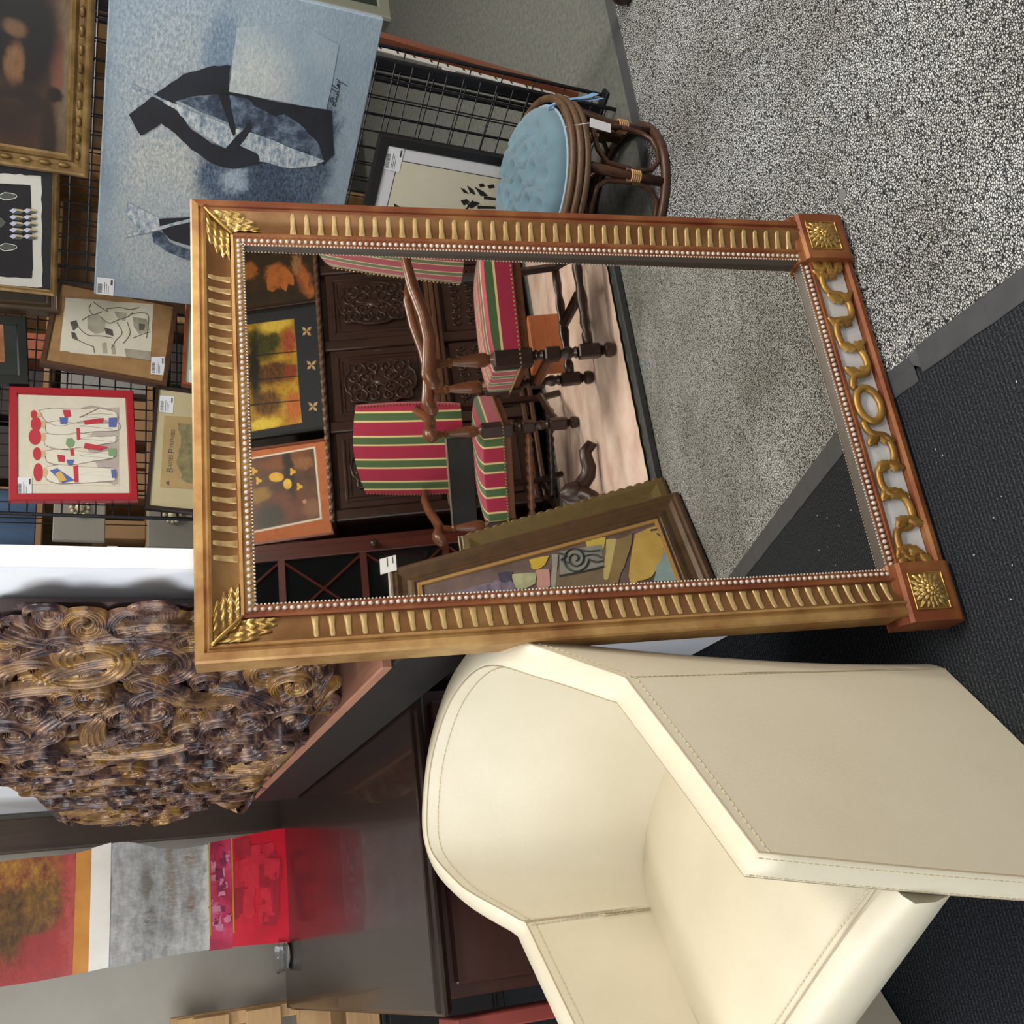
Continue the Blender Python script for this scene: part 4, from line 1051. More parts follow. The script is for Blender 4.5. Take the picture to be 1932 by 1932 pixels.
for pts, m in (([(118,776),(132,776),(134,788),(122,790)],RB),([(156,796),(196,791),(192,801),(160,803)],RB),([(144,810),(150,810),(151,832),(145,832)],RB),([(160,838),(204,846),(190,852),(158,848)],RB),([(132,848),(138,848),(140,862),(133,862)],RB),([(108,860),(122,862),(122,874),(110,873)],RB),([(138,882),(147,880),(148,912),(140,912)],RB),([(126,830),(136,829),(141,836),(138,844),(130,847),(124,840)],GRN),([(204,850),(218,848),(219,864),(205,862)],GRN),([(112,790),(128,790),(126,802),(114,802)],BLU),([(205,791),(220,790),(219,808),(205,808)],BLU),([(94,890),(108,886),(140,908),(118,914)],BLU),([(104,896),(114,891),(126,908),(112,912)],YEL),([(209,888),(218,888),(218,904),(211,904)],BLU),([(125,870),(140,870),(136,880),(128,879)],BLU)): rs(pts, m, .0074, 'patch')
rp.line('stick', [(185,773),(150,790)], .0012, .0074, flat('stick_brown','#8a6a4a',.8), rm)
rp.label([(32,903),(60,903),(60,937),(32,937)], .0064)
# charcoal drawing hung askew
WF = wood('walnut_frame', '#3f2718', '#553722', rough=.4, stretch=(1, 1, .2))
cp = on_p2('charcoal drawing of figures on tan mount, hanging askew in walnut frame', 'charcoal_drawing', [(110,532),(335,570),(318,720),(70,700)], .016, FLATP, WF, off=.03)
cm = cp.board('mount', .014, .004, paint('tan_mount', [(.3, '#957148'), (.7, '#a88457')], scale=25, rough=.85))
cs_ = lambda pts, m, e=.0062, n='drawn_shape': cp.shape(n, pts, e, m, cm)
cs_(blob([(124,563),(288,576),(284,680),(150,668),(112,664)], 1, 5, 3), paint('drawing_paper', [(.3, '#cfc9b2'), (.7, '#ddd8c6')], scale=8, rough=.85), .0052, 'paper')
CHC = paint('charcoal_dark', [(.3, '#4a463f'), (.7, '#6d685e')], scale=60, rough=.9); CHM_ = paint('charcoal_smudge', [(.3, '#8d8877'), (.7, '#b8b29e')], scale=12, rough=.9)
cs_([(165,600),(185,595),(200,608),(195,628),(180,632),(165,622)], CHM_); cs_([(132,610),(144,606),(148,618),(138,626)], CHC); cs_([(134,628),(142,630),(148,645),(136,640)], CHC)
cs_([(196,620),(212,624),(214,636),(200,632)], CHC); cs_([(215,590),(240,592),(235,608),(222,602)], CHM_); cs_([(250,600),(276,604),(282,625),(262,632),(252,618)], CHM_); cs_([(262,612),(274,614),(272,624),(262,626)], CHC)
cs_([(235,660),(284,665),(284,682),(238,676)], CHM_); cs_([(192,650),(200,648),(202,668),(194,668)], CHM_); cs_([(210,652),(216,652),(218,670),(211,670)], CHM_)
for s_ in ([(172,575),(168,585),(176,596),(192,590)],[(176,572),(196,586),(204,590)],[(200,585),(225,582),(245,586),(262,582)],[(190,600),(205,612),(222,606),(240,600),(250,592)],[(148,620),(165,634),(190,636),(214,640)],[(140,640),(160,650),(176,656)],[(220,610),(230,630),(218,645),(210,660)],[(240,610),(245,632),(232,650)],[(250,640),(270,632),(284,628)],[(176,655),(178,668)],[(245,595),(268,592),(280,600),(276,640)],[(155,606),(168,598),(176,596)]): cp.line('charcoal_line', s_, .0011, .0066, CHC, cm)
cp.label([(285,676),(310,675),(310,710),(284,708)], .0066)
# old map in a dark frame
mp_ = on_p2('old engraved map on cream mount in a dark frame, below the red frame', 'framed_map', [(290,738),(520,752),(505,975),(278,968)], .010, FLATP, flat('dark_brown_frame', '#2b1a15', .4), off=.02)
mm_ = mp_.board('mount', .009, .004, paint('map_mount', [(.3, '#b8ac84'), (.7, '#c6bb96')], scale=6, rough=.8))
mp_.shape('map_sheet', [(310,786),(480,796),(470,930),(302,920)], .0056, paint('foxed_paper', [(.3, '#a48a5c'), (.7, '#b79d6c')], scale=7, rough=.85), mm_)
mp_.shape('map_land', blob([(336,800),(440,806),(430,905),(345,912),(332,870),(340,830)], 3, 6, 3), .0062, paint('engraved_land', [(.35, '#6d6a4a'), (.65, '#958a60')], scale=40, rough=.85), mm_)
pA = mp_.px(320, 893, .0062); pB = mp_.px(327, 812, .0062); ang_ = math.atan2(pB.z-pA.z, pB.x-pA.x); Lw = (pB-pA).length
for txt, f0, f1, sz in (('B', 0, .10, .026), ('ASSES', .12, .40, .016), ('P', .44, .54, .026), ('YRENEES', .56, 1.0, .016)):
    tm = text_mesh(txt, sz); wd_ = max(v.x for v in tm.v)-min(v.x for v in tm.v); scl = Lw*(f1-f0)/max(1e-6, wd_)
    cx_ = pA+(pB-pA)*((f0+f1)/2)
    tm.v = [V((cx_.x+(v.x*scl)*math.cos(ang_)-v.y*math.sin(ang_), -.0064, cx_.z+(v.x*scl)*math.sin(ang_)+v.y*math.cos(ang_))) for v in tm.v]
    put('lettering', tm, CHC, mm_)
mp_.shape('crest', [(312,912),(319,908),(319,918)], .0062, CHC, mm_)
mp_.label([(301,748),(328,750),(326,782),(300,778)], .0062)
# black-framed and grey-framed pictures at the top edge
bf = on_p2('dark green-black framed picture at the top edge beside the red frame', 'dark_framed_picture', [(-150,592),(50,600),(56,727),(-150,724)], .030, FLATP, flat('bottle_black_frame', '#1d221f', .35), off=.02)
bf.board('mount', .028, .004, flat('black_green_mount', '#232a26', .7)); bf.shape('picture_sheet', [(-120,612),(6,612),(10,686),(-120,680)], .0056, paint('warm_sepia_print', [(.3, '#7a4a2c'), (.7, '#b07a50')], scale=9, rough=.7))
gf = on_p2('tarnished brown picture frame behind the spoon print', 'tarnished_frame', [(-120,470),(112,520),(108,606),(-120,565)], .036, OGEE, paint('tarnished_gilt', [(.3, '#4f4030'), (.7, '#6d5a42')], scale=12, rough=.5, metal=.2), off=.035)
gf.board('painting', .03, .004, paint('dim_landscape', [(.3, '#2c261e'), (.7, '#4a4030')], scale=5, rough=.5))
of = on_p2('orange-brown thin frame with pale print, behind the mirror top', 'thin_framed_print', [(352,560),(560,580),(560,745),(342,738)], .010, FLATP, wood('orange_wood_frame', '#7d3a1c', '#95502a', rough=.4), off=.012)
of.board('print', .008, .003, flat('pale_green_print', '#b9c0ac', .7))
of.shape('price_label', [(356,700),(380,702),(380,728),(356,726)], .0062, LABELM)
# ================================================================== rattan stool with blue cushion
CANE = wood('dark_rattan', '#2e1c12', '#4a2e1d', rough=.4, scale=30, stretch=(1, 1, 1))
CANE2 = wood('worn_rattan_rim', '#3a2619', '#5f452d', rough=.5, scale=22, stretch=(1, 1, 3))
BIND = flat('cane_binding', '#b08a5e', .6)
BLUE = paint('blue_cotton', [(.3, '#55707d'), (.7, '#64808c')], scale=8, rough=.9, bump=.2, bscale=400, sheen=.3)
st_ = thing('rattan_stool', 'low round dark rattan stool with tufted blue cushion beside the mirror', 'stool', (1.885, 1.985, 0))
def circ(r, z, n=48): return [(r*math.cos(2*PI*k/n), r*math.sin(2*PI*k/n), z) for k in range(n)]
for z, r in ((.302, .232), (.282, .236), (.262, .235)): put('rim_ring', MB().tube(circ(r, z), .0108, 8, closed=True), CANE2, st_, smooth='full')
put('foot_ring', MB().tube(circ(.212, .013), .013, 8, closed=True), CANE, st_, smooth='full')
put('seat_disc', MB().lathe([(.222, .272), (.222, .284)], (0, 0, 0), seg=40), CANE, st_)
NL = 7
for k in range(NL):
    a = 2*PI*k/NL-1.98; ca, sa = math.cos(a), math.sin(a)
    leg = put('leg', MB().tube([(.222*ca, .222*sa, .262), (.205*ca, .205*sa, .14), (.207*ca, .207*sa, .02)], .0135, 8), CANE, st_, smooth='full')
    mb = MB()
    for q in range(5): mb.tube([V(p)+V((.206*ca, .206*sa, .095+.006*q)) for p in circ(.0165, 0, 10)], .003, 5, closed=True)
    put('binding', mb, BIND, leg)
    # bent cane loops in each bay
    b0, b1 = a, a+2*PI/NL
    def bay(t, z, r=.208): aa = b0+(b1-b0)*t; return (r*math.cos(aa), r*math.sin(aa), z)
    up = [bay(.08, .10)] + [bay(.10, .14), bay(.13, .19), bay(.25, .223, .222), bay(.5, .232, .226), bay(.75, .223, .222), bay(.87, .19), bay(.90, .14), bay(.92, .10)]
    dn = [bay(.08, .135)] + [bay(.10, .09), bay(.14, .055), bay(.28, .032), bay(.5, .027), bay(.72, .032), bay(.86, .055), bay(.90, .09), bay(.92, .135)]
    put('bent_loop', MB().tube(up, .0072, 7), CANE, st_, smooth='full'); put('bent_loop', MB().tube(dn, .0072, 7), CANE, st_, smooth='full')
cu = thing('seat_cushion', 'round tufted blue cotton cushion tied on the rattan stool', 'cushion', (1.885, 1.985, .300))
tuft = [(0, 0)] + [(.085*math.cos(2*PI*k/6+.3), .085*math.sin(2*PI*k/6+.3)) for k in range(6)] + [(.155*math.cos(2*PI*k/12), .155*math.sin(2*PI*k/12)) for k in range(12)]
def ch(x, y):
    r = math.hypot(x, y)/.212
    h = .056*max(0, 1-r**6)**.5
    d = sorted(math.hypot(x-a, y-b) for a, b in tuft)
    h -= .026*math.exp(-(d[0]/.020)**2) * max(0, 1-r**8)
    h -= .017*math.exp(-((d[1]-d[0])/.012)**2) * max(0, 1-r**8) * min(1, d[0]/.02)
    return h
rows = []
for i in range(1, 29):
    r = .212*i/28; rows.append([(r*math.cos(2*PI*k/72), r*math.sin(2*PI*k/72), ch(r*math.cos(2*PI*k/72), r*math.sin(2*PI*k/72))+.002) for k in range(72)])
rows.append([(.205*math.cos(2*PI*k/72), .205*math.sin(2*PI*k/72), -.010) for k in range(72)])
put('cover', MB().grid(rows, closed_u=True).lathe([(.205, -.012), (.206, -.010)], (0, 0, 0), seg=40), BLUE, cu, smooth='full')
put('piping', MB().tube(circ(.212, .006, 60), .004, 6, closed=True), flat('pale_piping', '#8ea3b4', .9), cu, smooth='full')
bw = on_z(1045, 205, .31)-V((1.885, 1.985, .300)); BL2 = paint('blue_ribbon', [(.3, '#5f88b0'), (.7, '#7ba3c8')], scale=10, rough=.8)
bx = bw.x; by = bw.y
put('tie', MB().tube([(bx*.85, by*.85, .02), (bx*1.0, by*1.0, .026), (bx*1.10, by*1.10, .0), (bx*1.02, by*1.02, -.05), (bx*.92, by*.92, -.03)], .005, 6), BL2, cu)
mb = MB()
for dx, dz, dl in ((.02, -.012, .13), (.045, .004, .12)):
    o_ = V((bx*1.08, by*1.08, .006)); d_ = V((.10+dx*4, -.25, -1+dz*8)).normalized(); s_ = V((.7, .6, .1)).normalized()
    mb.grid([[o_+d_*dl*t+s_*(-.016)+V((0, 0, .006*math.sin(t*7))), o_+d_*dl*t+V((0, 0, .003+.006*math.sin(t*7))), o_+d_*dl*t+s_*.016+V((0, 0, .006*math.sin(t*7)))] for t in [k/8 for k in range(9)]])
put('ribbon_end', mb, BL2, cu, smooth='full')
put('care_label', MB().bbox(-.012, .012, -.0008, .0008, -.01, .028), LABELM, cu).location = (.10, .185, .0)
tg = thing('price_tag', 'white paper price tag hanging from the rattan stool', 'tag', Matrix.Translation(on_z(1128, 235, .235)) @ Matrix.Rotation(-.35, 4, 'Z') @ Matrix.Rotation(.15, 4, 'X'))
put('card', MB().bbox(-.012, .012, -.0006, .0006, -.042, .025, .0003), LABELM, tg); put('string', MB().tube([(0, 0, .02), (-.005, .02, .05), (-.01, .04, .075)], .0008, 4), LABELM, tg)

# ------------------------------------------------------------------ rack parts, boards and shelves behind
BRW = wood('reddish_board', '#5f3222', '#7d4730', rough=.4, stretch=(1, 1, .1))
q0 = on_z(1085, 165, 0); 
Mb = Matrix(((P1D.x, -P1N.x, 0, q0.x), (P1D.y, -P1N.y, 0, q0.y), (0, 0, 1, 0), (0, 0, 0, 1))) @ Matrix.Rotation(math.radians(-3), 4, 'Y')
wb = thing('wooden_stretcher', 'reddish-brown wooden stretcher standing on edge beside the wire screen', 'frame', Mb)
for nm, bb in (('upright', (0, .035, -.045, .0, 0, 1.02)), ('upright', (.60, .635, -.045, .0, 0, 1.02)), ('rail', (.035, .60, -.045, .0, 0, .04)), ('rail', (.035, .60, -.045, .0, .98, 1.02))):
    put(nm, MB().bbox(*bb), BRW, wb)
q1 = on_z(1105, 195, 0)
M1 = Matrix(((P1D.x, -P1N.x, 0, q1.x), (P1D.y, -P1N.y, 0, q1.y), (0, 0, 1, 0), (0, 0, 0, 1))) @ Matrix.Rotation(math.radians(-2), 4, 'Y')
sr = thing('slotted_rail', 'white slotted metal upright between wooden frame and wire screen', 'rail', M1)
put('strip', MB().bbox(-.004, .004, -.014, .014, .0, .98), flat('white_enamel', '#c9c6bf', .5), sr)
mb = MB()
for k in range(18): mb.box(-.0052, -.0041, -.007, .007, .05+k*.052, .056+k*.052)
put('slots', mb, WIRE, sr)
q2 = on_z(1135, 208, 0)
M2 = Matrix(((P1D.x, -P1N.x, 0, q2.x), (P1D.y, -P1N.y, 0, q2.y), (0, 0, 1, 0), (0, 0, 0, 1)))
rp_ = thing('rack_post', 'thick black steel rack post at the near end of the wire screen', 'post', M2)
put('tube', MB().bbox(-.012, .012, -.012, .012, 0, 1.93), WIRE, rp_); put('foot', MB().bbox(-.06, .10, -.02, .02, 0, .012), WIRE, rp_)
put('clip', MB().bbox(-.020, -.012, -.014, .014, .48, .52), flat('clear_clip', '#b8b4ac', .3), rp_)
for k in range(3):
    pz_ = thing('rack_rod', ('slim black rod beside the rack post, nearest the screen', 'slim black rod beside the rack post, middle one', 'slim black rod beside the rack post, outermost')[k], 'rod', M2 @ Matrix.Translation((.03+.02*k, .035+.015*k, 0)))
    put('tube', MB().tube([(0, 0, 0), (0, 0, 1.9)], .005, 6), WIRE, pz_); put('cap', MB().sphere((0, 0, 1.9), .008, 8, 5), WIRE, pz_)
# small framed picture at the right top edge
q3 = on_z(738, 38, 0)
tf = Pic('pale_framed_picture', 'pale grey-green framed picture standing on the floor, cut off at the top edge', q3, (1, 0, 0), UP, .9, .75)
tf.frame(.07, FLATP, flat('pale_sage_frame', '#9a9c8c', .6)); tf.board('picture', .06, .004, flat('dark_green_picture', '#39443c', .5)); tf.board('backing', .02, -.006, BACKB)
put('strut', MB().tube([(.45, .01, .5), (.45, .14, .004)], .008, 6), BRW, tf.t)
# a dark chair foot at the top edge of the floor
lg = thing('furniture_foot', 'dark turned furniture leg on the grey carpet at the top edge', 'leg', on_z(1188, -6, 0.0015))
put('leg', MB().lathe([(.012, 0), (.022, .004), (.030, .02), (.027, .04), (.016, .055), (.022, .07), (.020, .40), (.03, .42)], (0, 0, 0), seg=14), flat('dark_turned_wood', '#2a1b14', .4), lg, smooth=True)
# shelving
SHW = wood('shelf_wood', '#6b4f33', '#8a6a46', rough=.6, stretch=(.1, 1, 1))
sh_ = thing('wooden_shelving', 'tall brown wooden shelving behind the wire screens', 'shelf', (0, 4.20, 0))
for z in (.30, .72, 1.14, 1.56, 1.98): put('shelf_board', MB().bbox(1.05, 5.9, -.02, .36, z-.012, z+.012), SHW, sh_)
for x in (1.05, 1.9, 2.8, 3.7, 4.6, 5.5): put('upright', MB().bbox(x-.015, x+.015, -.02, .36, 0, 2.2), SHW, sh_)
rnd = random.Random(44)
cols = [('cream carton', '#c4bca8'), ('white carton', '#d9d7d2'), ('dark box file', '#2c2826'), ('brown cardboard box', '#8a6a48'), ('grey box', '#7a7874'), ('green-backed book', '#4d5a46'), ('rust-coloured box', '#8a4a30')]
bm_ = {c: flat('carton_%d' % k, c[1], .8) for k, c in enumerate(cols)}
sn = {.30: 'second', .72: 'third', 1.14: 'fourth', 1.56: 'fifth'}
cnt = {}
from collections import defaultdict
cnt = defaultdict(int)
for z in (.312, .732, 1.152, 1.572):
    x = 1.10; prev = 'the left upright'
    while x < 3.0:
        w = rnd.uniform(.07, .26); h = rnd.uniform(.14, .36); c = cols[rnd.randrange(len(cols))]
        if any(abs(u-(x+w/2)) < w/2+.03 for u in (1.9, 2.8)): x += .05; continue
        kk = (c[0], round(z, 2)); cnt[kk] += 1
        b_ = thing('storage_box', '%s %s from the left on the %s shelf behind the wire screens' % (ORD[cnt[kk]-1], c[0], sn[round(z-.012, 2)]), 'box', (x+w/2, 4.30, z), 'boxes on the shelving behind the screens')
        put('box', MB().bbox(-w/2, w/2, -.08, .16, 0, h), bm_[c], b_); put('lid', MB().bbox(-w/2-.003, w/2+.003, -.083, .163, h-.04, h+.003), bm_[c], b_)
        x += w+rnd.uniform(.006, .06)
# grey plaques with flower bosses, seen between partition and red frame
PLQ = flat('grey_plaque', '#8d897e', .7); PRL = flat('pearl_boss', '#cfc4a4', .4)
for k, (xx, yy, lab_) in enumerate(((150, 965, 'upper'), (325, 978, 'lower'))):
    c = on_y(xx, yy+15, 3.6); g_ = thing('flower_plaque', 'grey plaque with a beaded flower boss beside the partition, %s one' % lab_, 'ornament', (c.x, 3.6, c.z))
    put('plate', MB().bbox(-.085, .075, -.008, .008, -.085, .085), PLQ, g_)
    mb = MB().sphere((.04, -.014, 0), .016, 10, 6)
    for q in range(12): mb.sphere((.04+.028*math.cos(q*PI/6), -.012, .028*math.sin(q*PI/6)), .007, 6, 4)
    put('flower_boss', mb, PRL, g_, smooth='full'); put('hanger', MB().tube([(0, 0, .085), (0, .02, 1.0)], .002, 4), WIRE, g_)
c = on_y(25, 990, 3.75)
bc = thing('blue_cloth', 'folded blue cloth hanging at the top edge beside the partition', 'cloth', (c.x, 3.75, c.z-.07))
mb = MB().grid([[(-.14+.28*i/12, .012*math.sin(i*1.3+z), z) for i in range(13)] for z in [k*.08 for k in range(9)]]); put('fold', mb, paint('dull_blue_cloth', [(.3, '#2b3e55'), (.7, '#3a5270')], scale=5, rough=.9), bc, smooth='full')
put('rod', MB().tube([(-.2, 0, .65), (.2, 0, .65)], .008, 6), WIRE, bc)
# ================================================================== what stands opposite the mirror
OAK = paint('dark_oak', [(.25, '#1d110d'), (.5, '#34201a'), (.75, '#26160f')], scale=9, stretch=(1, 1, .15), rough=.35, dist=1, bump=.1)
OAKL = paint('polished_walnut', [(.25, '#4a2a1a'), (.5, '#6b4028'), (.75, '#54301e')], scale=14, rough=.3, dist=1)
FY = -2.70
struct(put('wall_panelling', MB().box(1.02, X1, -3.62, -3.56, 0, ZC), paint('dark_panelling', [(.3, '#1d1512'), (.7, '#2a1e18')], scale=4, stretch=(3, 1, .2), rough=.6)))
RT = 1.425
sb = thing('carved_sideboard', 'tall dark carved oak sideboard with rope-edged top and carved doors', 'sideboard', (3.65, FY, PODZ))
SX0, SX1 = -1.26, 1.5
zt_ = RT-PODZ
put('carcass', MB().bbox(SX0+.05, SX1-.05, -.55, -.03, .08, zt_-.03), OAK, sb)
put('top_board', MB().bbox(SX0, SX1, -.60, .02, zt_-.03, zt_, .006), OAK, sb)
# rope moulding on the edge
mb = MB(); n = 420; rows = []
for k in range(n+1):
    x = SX0+(SX1-SX0)*k/n; tw = k*.62
    rows.append([(x, .022+(.013+.003*math.cos(3*(2*PI*q/10)+tw))*math.cos(2*PI*q/10), zt_-.012+(.013+.003*math.cos(3*(2*PI*q/10)+tw))*math.sin(2*PI*q/10)) for q in range(10)])
put('rope_moulding', mb.grid(rows, closed_u=True), wood('rope_oak', '#3d2b22', '#5d4535', rough=.45), sb, smooth=True)
def door(cx, w, z0, z1):
    d = put('door', MB().bbox(cx-w/2, cx+w/2, -.04, .0, z0, z1, .008), OAK, sb)
    for k, (i, t) in enumerate(((.05, .016), (.075, .024))):
        a, b, c_, e = cx-w/2+i, cx+w/2-i, z0+i, z1-i
        mb = MB()
        for p, q in (((a, c_), (b, c_)), ((b, c_), (b, e)), ((b, e), (a, e)), ((a, e), (a, c_))): mb.tube([(p[0], 0, p[1]), (q[0], 0, q[1])], .010-.003*k, 6)
        put('door_moulding', mb, OAK, d)
    pw, ph = w/2-.11, (z1-z0)/2-.10; cz = (z0+z1)/2
    pts = []
    for k in range(48):
        a = 2*PI*k/48; ex = 1+.07*math.cos(a*8); sx_ = abs(math.cos(a))**.55*math.copysign(1, math.cos(a)); sz_ = abs(math.sin(a))**.55*math.copysign(1, math.sin(a))
        pts.append((cx+pw*ex*sx_, .004, cz+ph*ex*sz_))
    p_ = put('carved_panel', MB().prism(pts, (0, .014, 0)), OAK, d)
    mb = MB(); mb.tube([V(p)+V((0, .016, 0)) for p in pts], .006, 6, closed=True)
    q_ = random.Random(int(cx*100))
    for sx_ in (-1, 1):
        for sz_ in (-1, 1):
            for (ux, uz, r) in ((.35, .30, .055), (.65, .62, .05), (.25, .72, .042), (.70, .22, .038), (.12, .12, .035)):
                c0 = V((cx+sx_*pw*ux, .020, cz+sz_*ph*uz)); sp_ = []
                for k in range(20):
                    t = k/19; a = t*2.6*PI+ux*5; rr = r*(1-.8*t); sp_.append(c0+V((sx_*rr*math.cos(a), .004*t, sz_*rr*math.sin(a))))
                mb.tube(sp_, [.008*(1-.5*k/19) for k in range(20)], 5)
    mb.sphere((cx, .020, cz), .035, 10, 6, (1, .5, 1.2))
    put('scroll_carving', mb, OAK, d, smooth='full')
    put('key_plate', MB().bbox(cx+w/2-.03, cx+w/2-.018, .0, .004, cz-.03, cz+.03), flat('steel_plate', '#5a524a', .35, .7), d)
for cx in (-.92, -.33, .26, .85): door(cx, .52, .70, zt_-.06)
for cx in (-1.22, -.625, -.035, .555, 1.15): put('pilaster', MB().bbox(cx-.035, cx+.035, -.03, .012, .10, zt_-.035, .006), OAK, sb)
for z, o_ in ((.66, .03), (.63, .045), (.60, .03), (.13, .02), (.08, .035)): put('ledge_moulding', MB().bbox(SX0+.03, SX1-.03, -.04, o_, z-.015, z+.015, .006), wood('ledge_oak', '#3a241a', '#573a2a', rough=.35, stretch=(.1, 1, 1)), sb)
for cx in (-.92, -.33, .26, .85):
    d = put('frieze_panel', MB().bbox(cx-.25, cx+.25, -.03, .002, .20, .56, .006), OAK, sb); mb = MB()
    for k in range(9):
        for j in range(3):
            c0 = V((cx-.20+k*.05, .006, .28+j*.10)); mb.tube([c0+V((.022*(1-t*.7)*math.cos(t*7+k), 0, .035*(1-t*.7)*math.sin(t*7+k))) for t in [q/9 for q in range(10)]], .006, 5)
    put('scroll_carving', mb, OAK, d, smooth='full')
for x in (SX0+.08, SX1-.08):
    for y in (-.08, -.48): put('bun_foot', MB().lathe([(.03, 0), (.05, .02), (.055, .05), (.04, .08)], (x, y, 0), seg=14), OAK, sb, smooth='full')
# ------------------------------------------------------------------ three pictures on the sideboard
PYY = -3.0
def shelf_pic(name, label, xs, ztop, fw, fmat, prof=FLATP):
    # xs: larger X first (lower left corner as the picture itself is seen)
    lean_ = math.radians(6); W = V((0, -math.sin(lean_), math.cos(lean_)))
    P = Pic(name, label, V((xs[0], PYY, RT+.001+.0016)), V((-1, 0, 0)), W, xs[0]-xs[1], ztop-RT, mirrored=True)
    P.frame(fw, prof, fmat); P.board('backing', .012, -.006, BACKB); return P
def RX(x, y): return r_y(x, y, PYY).x
AUT = paint('autumn_leaf_paint', [(.25, '#241a16'), (.42, '#4a3020'), (.55, '#a8562a'), (.7, '#c87a40'), (.85, '#7a4a30')], scale=9, rough=.5, detail=5, dist=1.5)
l1 = shelf_pic('leaf_painting', 'painting of orange autumn leaves at the right end of the sideboard top', (RX(560, 470)+.55, RX(580, 571)), 2.02, .03, OAK)
E_ = l1.ell
lb = l1.board('painting', .028, .004, soft_canvas('autumn_leaf_ground', [(.3, '#2a2018'), (.6, '#44331f'), (.8, '#5a442a')], 6, [E_(575, 530, 34, 14, .2, '#b0623a', .3, '#7a4a34'), E_(470, 512, 16, 16, 0, '#96522a', .3, '#b87838'), E_(525, 520, 24, 22, .4, '#a85a2c', .25, '#c88044'), E_(560, 500, 20, 10, 0, '#8a5a44', .4, '#c08a5a'), E_(588, 550, 9, 8, 0, '#c07038', .4)], warp=.05, wscale=20, bump=.2))
ORG = paint('orange_leaf', [(.3, '#8f4a22'), (.6, '#b86a34'), (.8, '#a05a3a')], scale=16, rough=.5, detail=6)
for pts in ([(505,548),(503,530),(512,512),(528,503),(544,508),(553,522),(556,540),(545,536),(540,552),(528,540),(516,552)], [(566,503),(576,508),(586,522),(582,540),(590,548),(578,552),(572,536),(566,520)]): l1.shape('leaf', blob(pts, 1.2, 2, 7), .006, ORG, lb)
# autumn woodland with butterflies on a black mount
l2 = shelf_pic('woodland_painting', 'autumn woodland picture on black mount with butterflies, on sideboard', (RX(590, 572), RX(600, 812)), 2.02, .022, flat('ebony_frame', '#17130f', .4))
bm2 = l2.board('mount', .02, .004, flat('black_mount', '#23262a', .8))
E_ = l2.ell
GRD = soft_canvas('amber_woodland', [(.3, '#8f6a1c'), (.5, '#b88a28'), (.72, '#d8b03c')], 9, [E_(500, 645, 36, 34, 0, '#26240f', .35, '#55501c'), E_(545, 645, 25, 14, 0, '#8a3a22', .4, '#b8583a'), E_(515, 705, 22, 42, .1, '#2c1a0c', .35, '#7a4a1c'), E_(548, 702, 14, 14, 0, '#8a3c1c', .4), E_(505, 760, 26, 26, .3, '#3a2410', .4, '#7d5218'), E_(556, 770, 30, 14, 0, '#b8562a', .4, '#c87a3a'), E_(480, 700, 60, 12, 0, '#1c1409', .5), E_(520, 612, 14, 32, .2, '#e0bc4a', .4), E_(500, 800, 10, 30, 0, '#e0c040', .4)], warp=.05, wscale=16, bump=.2, grain=.35, gscale=30)
l2.shape('woodland_scene', [(463,614),(555,602),(560,660),(562,700),(570,798),(475,815)], .0055, GRD, bm2)
for k in range(3): l2.shape('tree_trunk', [(465+k*3, 672+k*46), (560+k*3, 663+k*46), (560+k*3, 665+k*46), (465+k*3, 675+k*46)], .0062, flat('trunk_dark', '#241810', .6), bm2)
BFLY = paint('straw_butterfly', [(.3, '#a8845a'), (.7, '#c9a878')], scale=30, rough=.6)
for cx_, cy_ in ((579, 626), (588, 690), (591, 768)):
    for dx, dy in ((-9, -8), (9, -9), (-8, 8), (8, 9)): l2.shape('butterfly_wing', [(cx_, cy_), (cx_+dx*.5-dy*.25, cy_+dy*.5+dx*.25), (cx_+dx, cy_+dy), (cx_+dx*.5+dy*.25, cy_+dy*.5-dx*.25)], .0062, BFLY, bm2)
# still life in terracotta mount
l3 = shelf_pic('fruit_painting', 'still life of yellow fruit with terracotta mount, left on the sideboard', (RX(605, 828), RX(625, 1010)), 2.02, .020, wood('chestnut_frame', '#4a2418', '#6b3826', rough=.35))
bm3 = l3.board('mount', .018, .004, paint('terracotta_mount', [(.3, '#a85e38'), (.7, '#b86c42')], scale=20, rough=.8))
l3.shape('white_bevel', [(470,865),(595,843),(608,980),(480,1006)], .0052, flat('bevel_white', '#d9cdbc', .7), bm3)
l3.shape('still_life', [(470,868),(592,847),(604,977),(480,1002)], .0058, soft_canvas('brown_still_life', [(.3, '#3a2314'), (.55, '#5f3a20'), (.8, '#7d5028')], 5, [l3.ell(540, 870, 14, 40, .2, '#8a5028', .4, '#6d3f22'), l3.ell(570, 875, 12, 24, 0, '#7d4a28', .4, '#9a6a40'), l3.ell(550, 955, 30, 45, 0, '#7a3c20', .4, '#5a3018'), l3.ell(510, 975, 24, 30, 0, '#28201a', .4, '#3d3226'), l3.ell(545, 885, 60, 10, .1, '#2a1a10', .4), l3.ell(490, 935, 14, 22, 0, '#a87c2c', .35, '#7a5a20'), l3.ell(590, 960, 16, 16, 0, '#8a5a3c', .5)], warp=.04, wscale=14, bump=.2, grain=.25), bm3)
YF = paint('yellow_fruit', [(.3, '#c89028'), (.7, '#e0b848')], scale=20, rough=.5)
for cx_, cy_, rx, ry_ in ((522, 901, 14, 9), (543, 914, 8, 10)): l3.shape('fruit', [(cx_+rx*math.cos(a), cy_+ry_*math.sin(a)) for a in [2*PI*k/16 for k in range(16)]], .0066, YF, bm3)
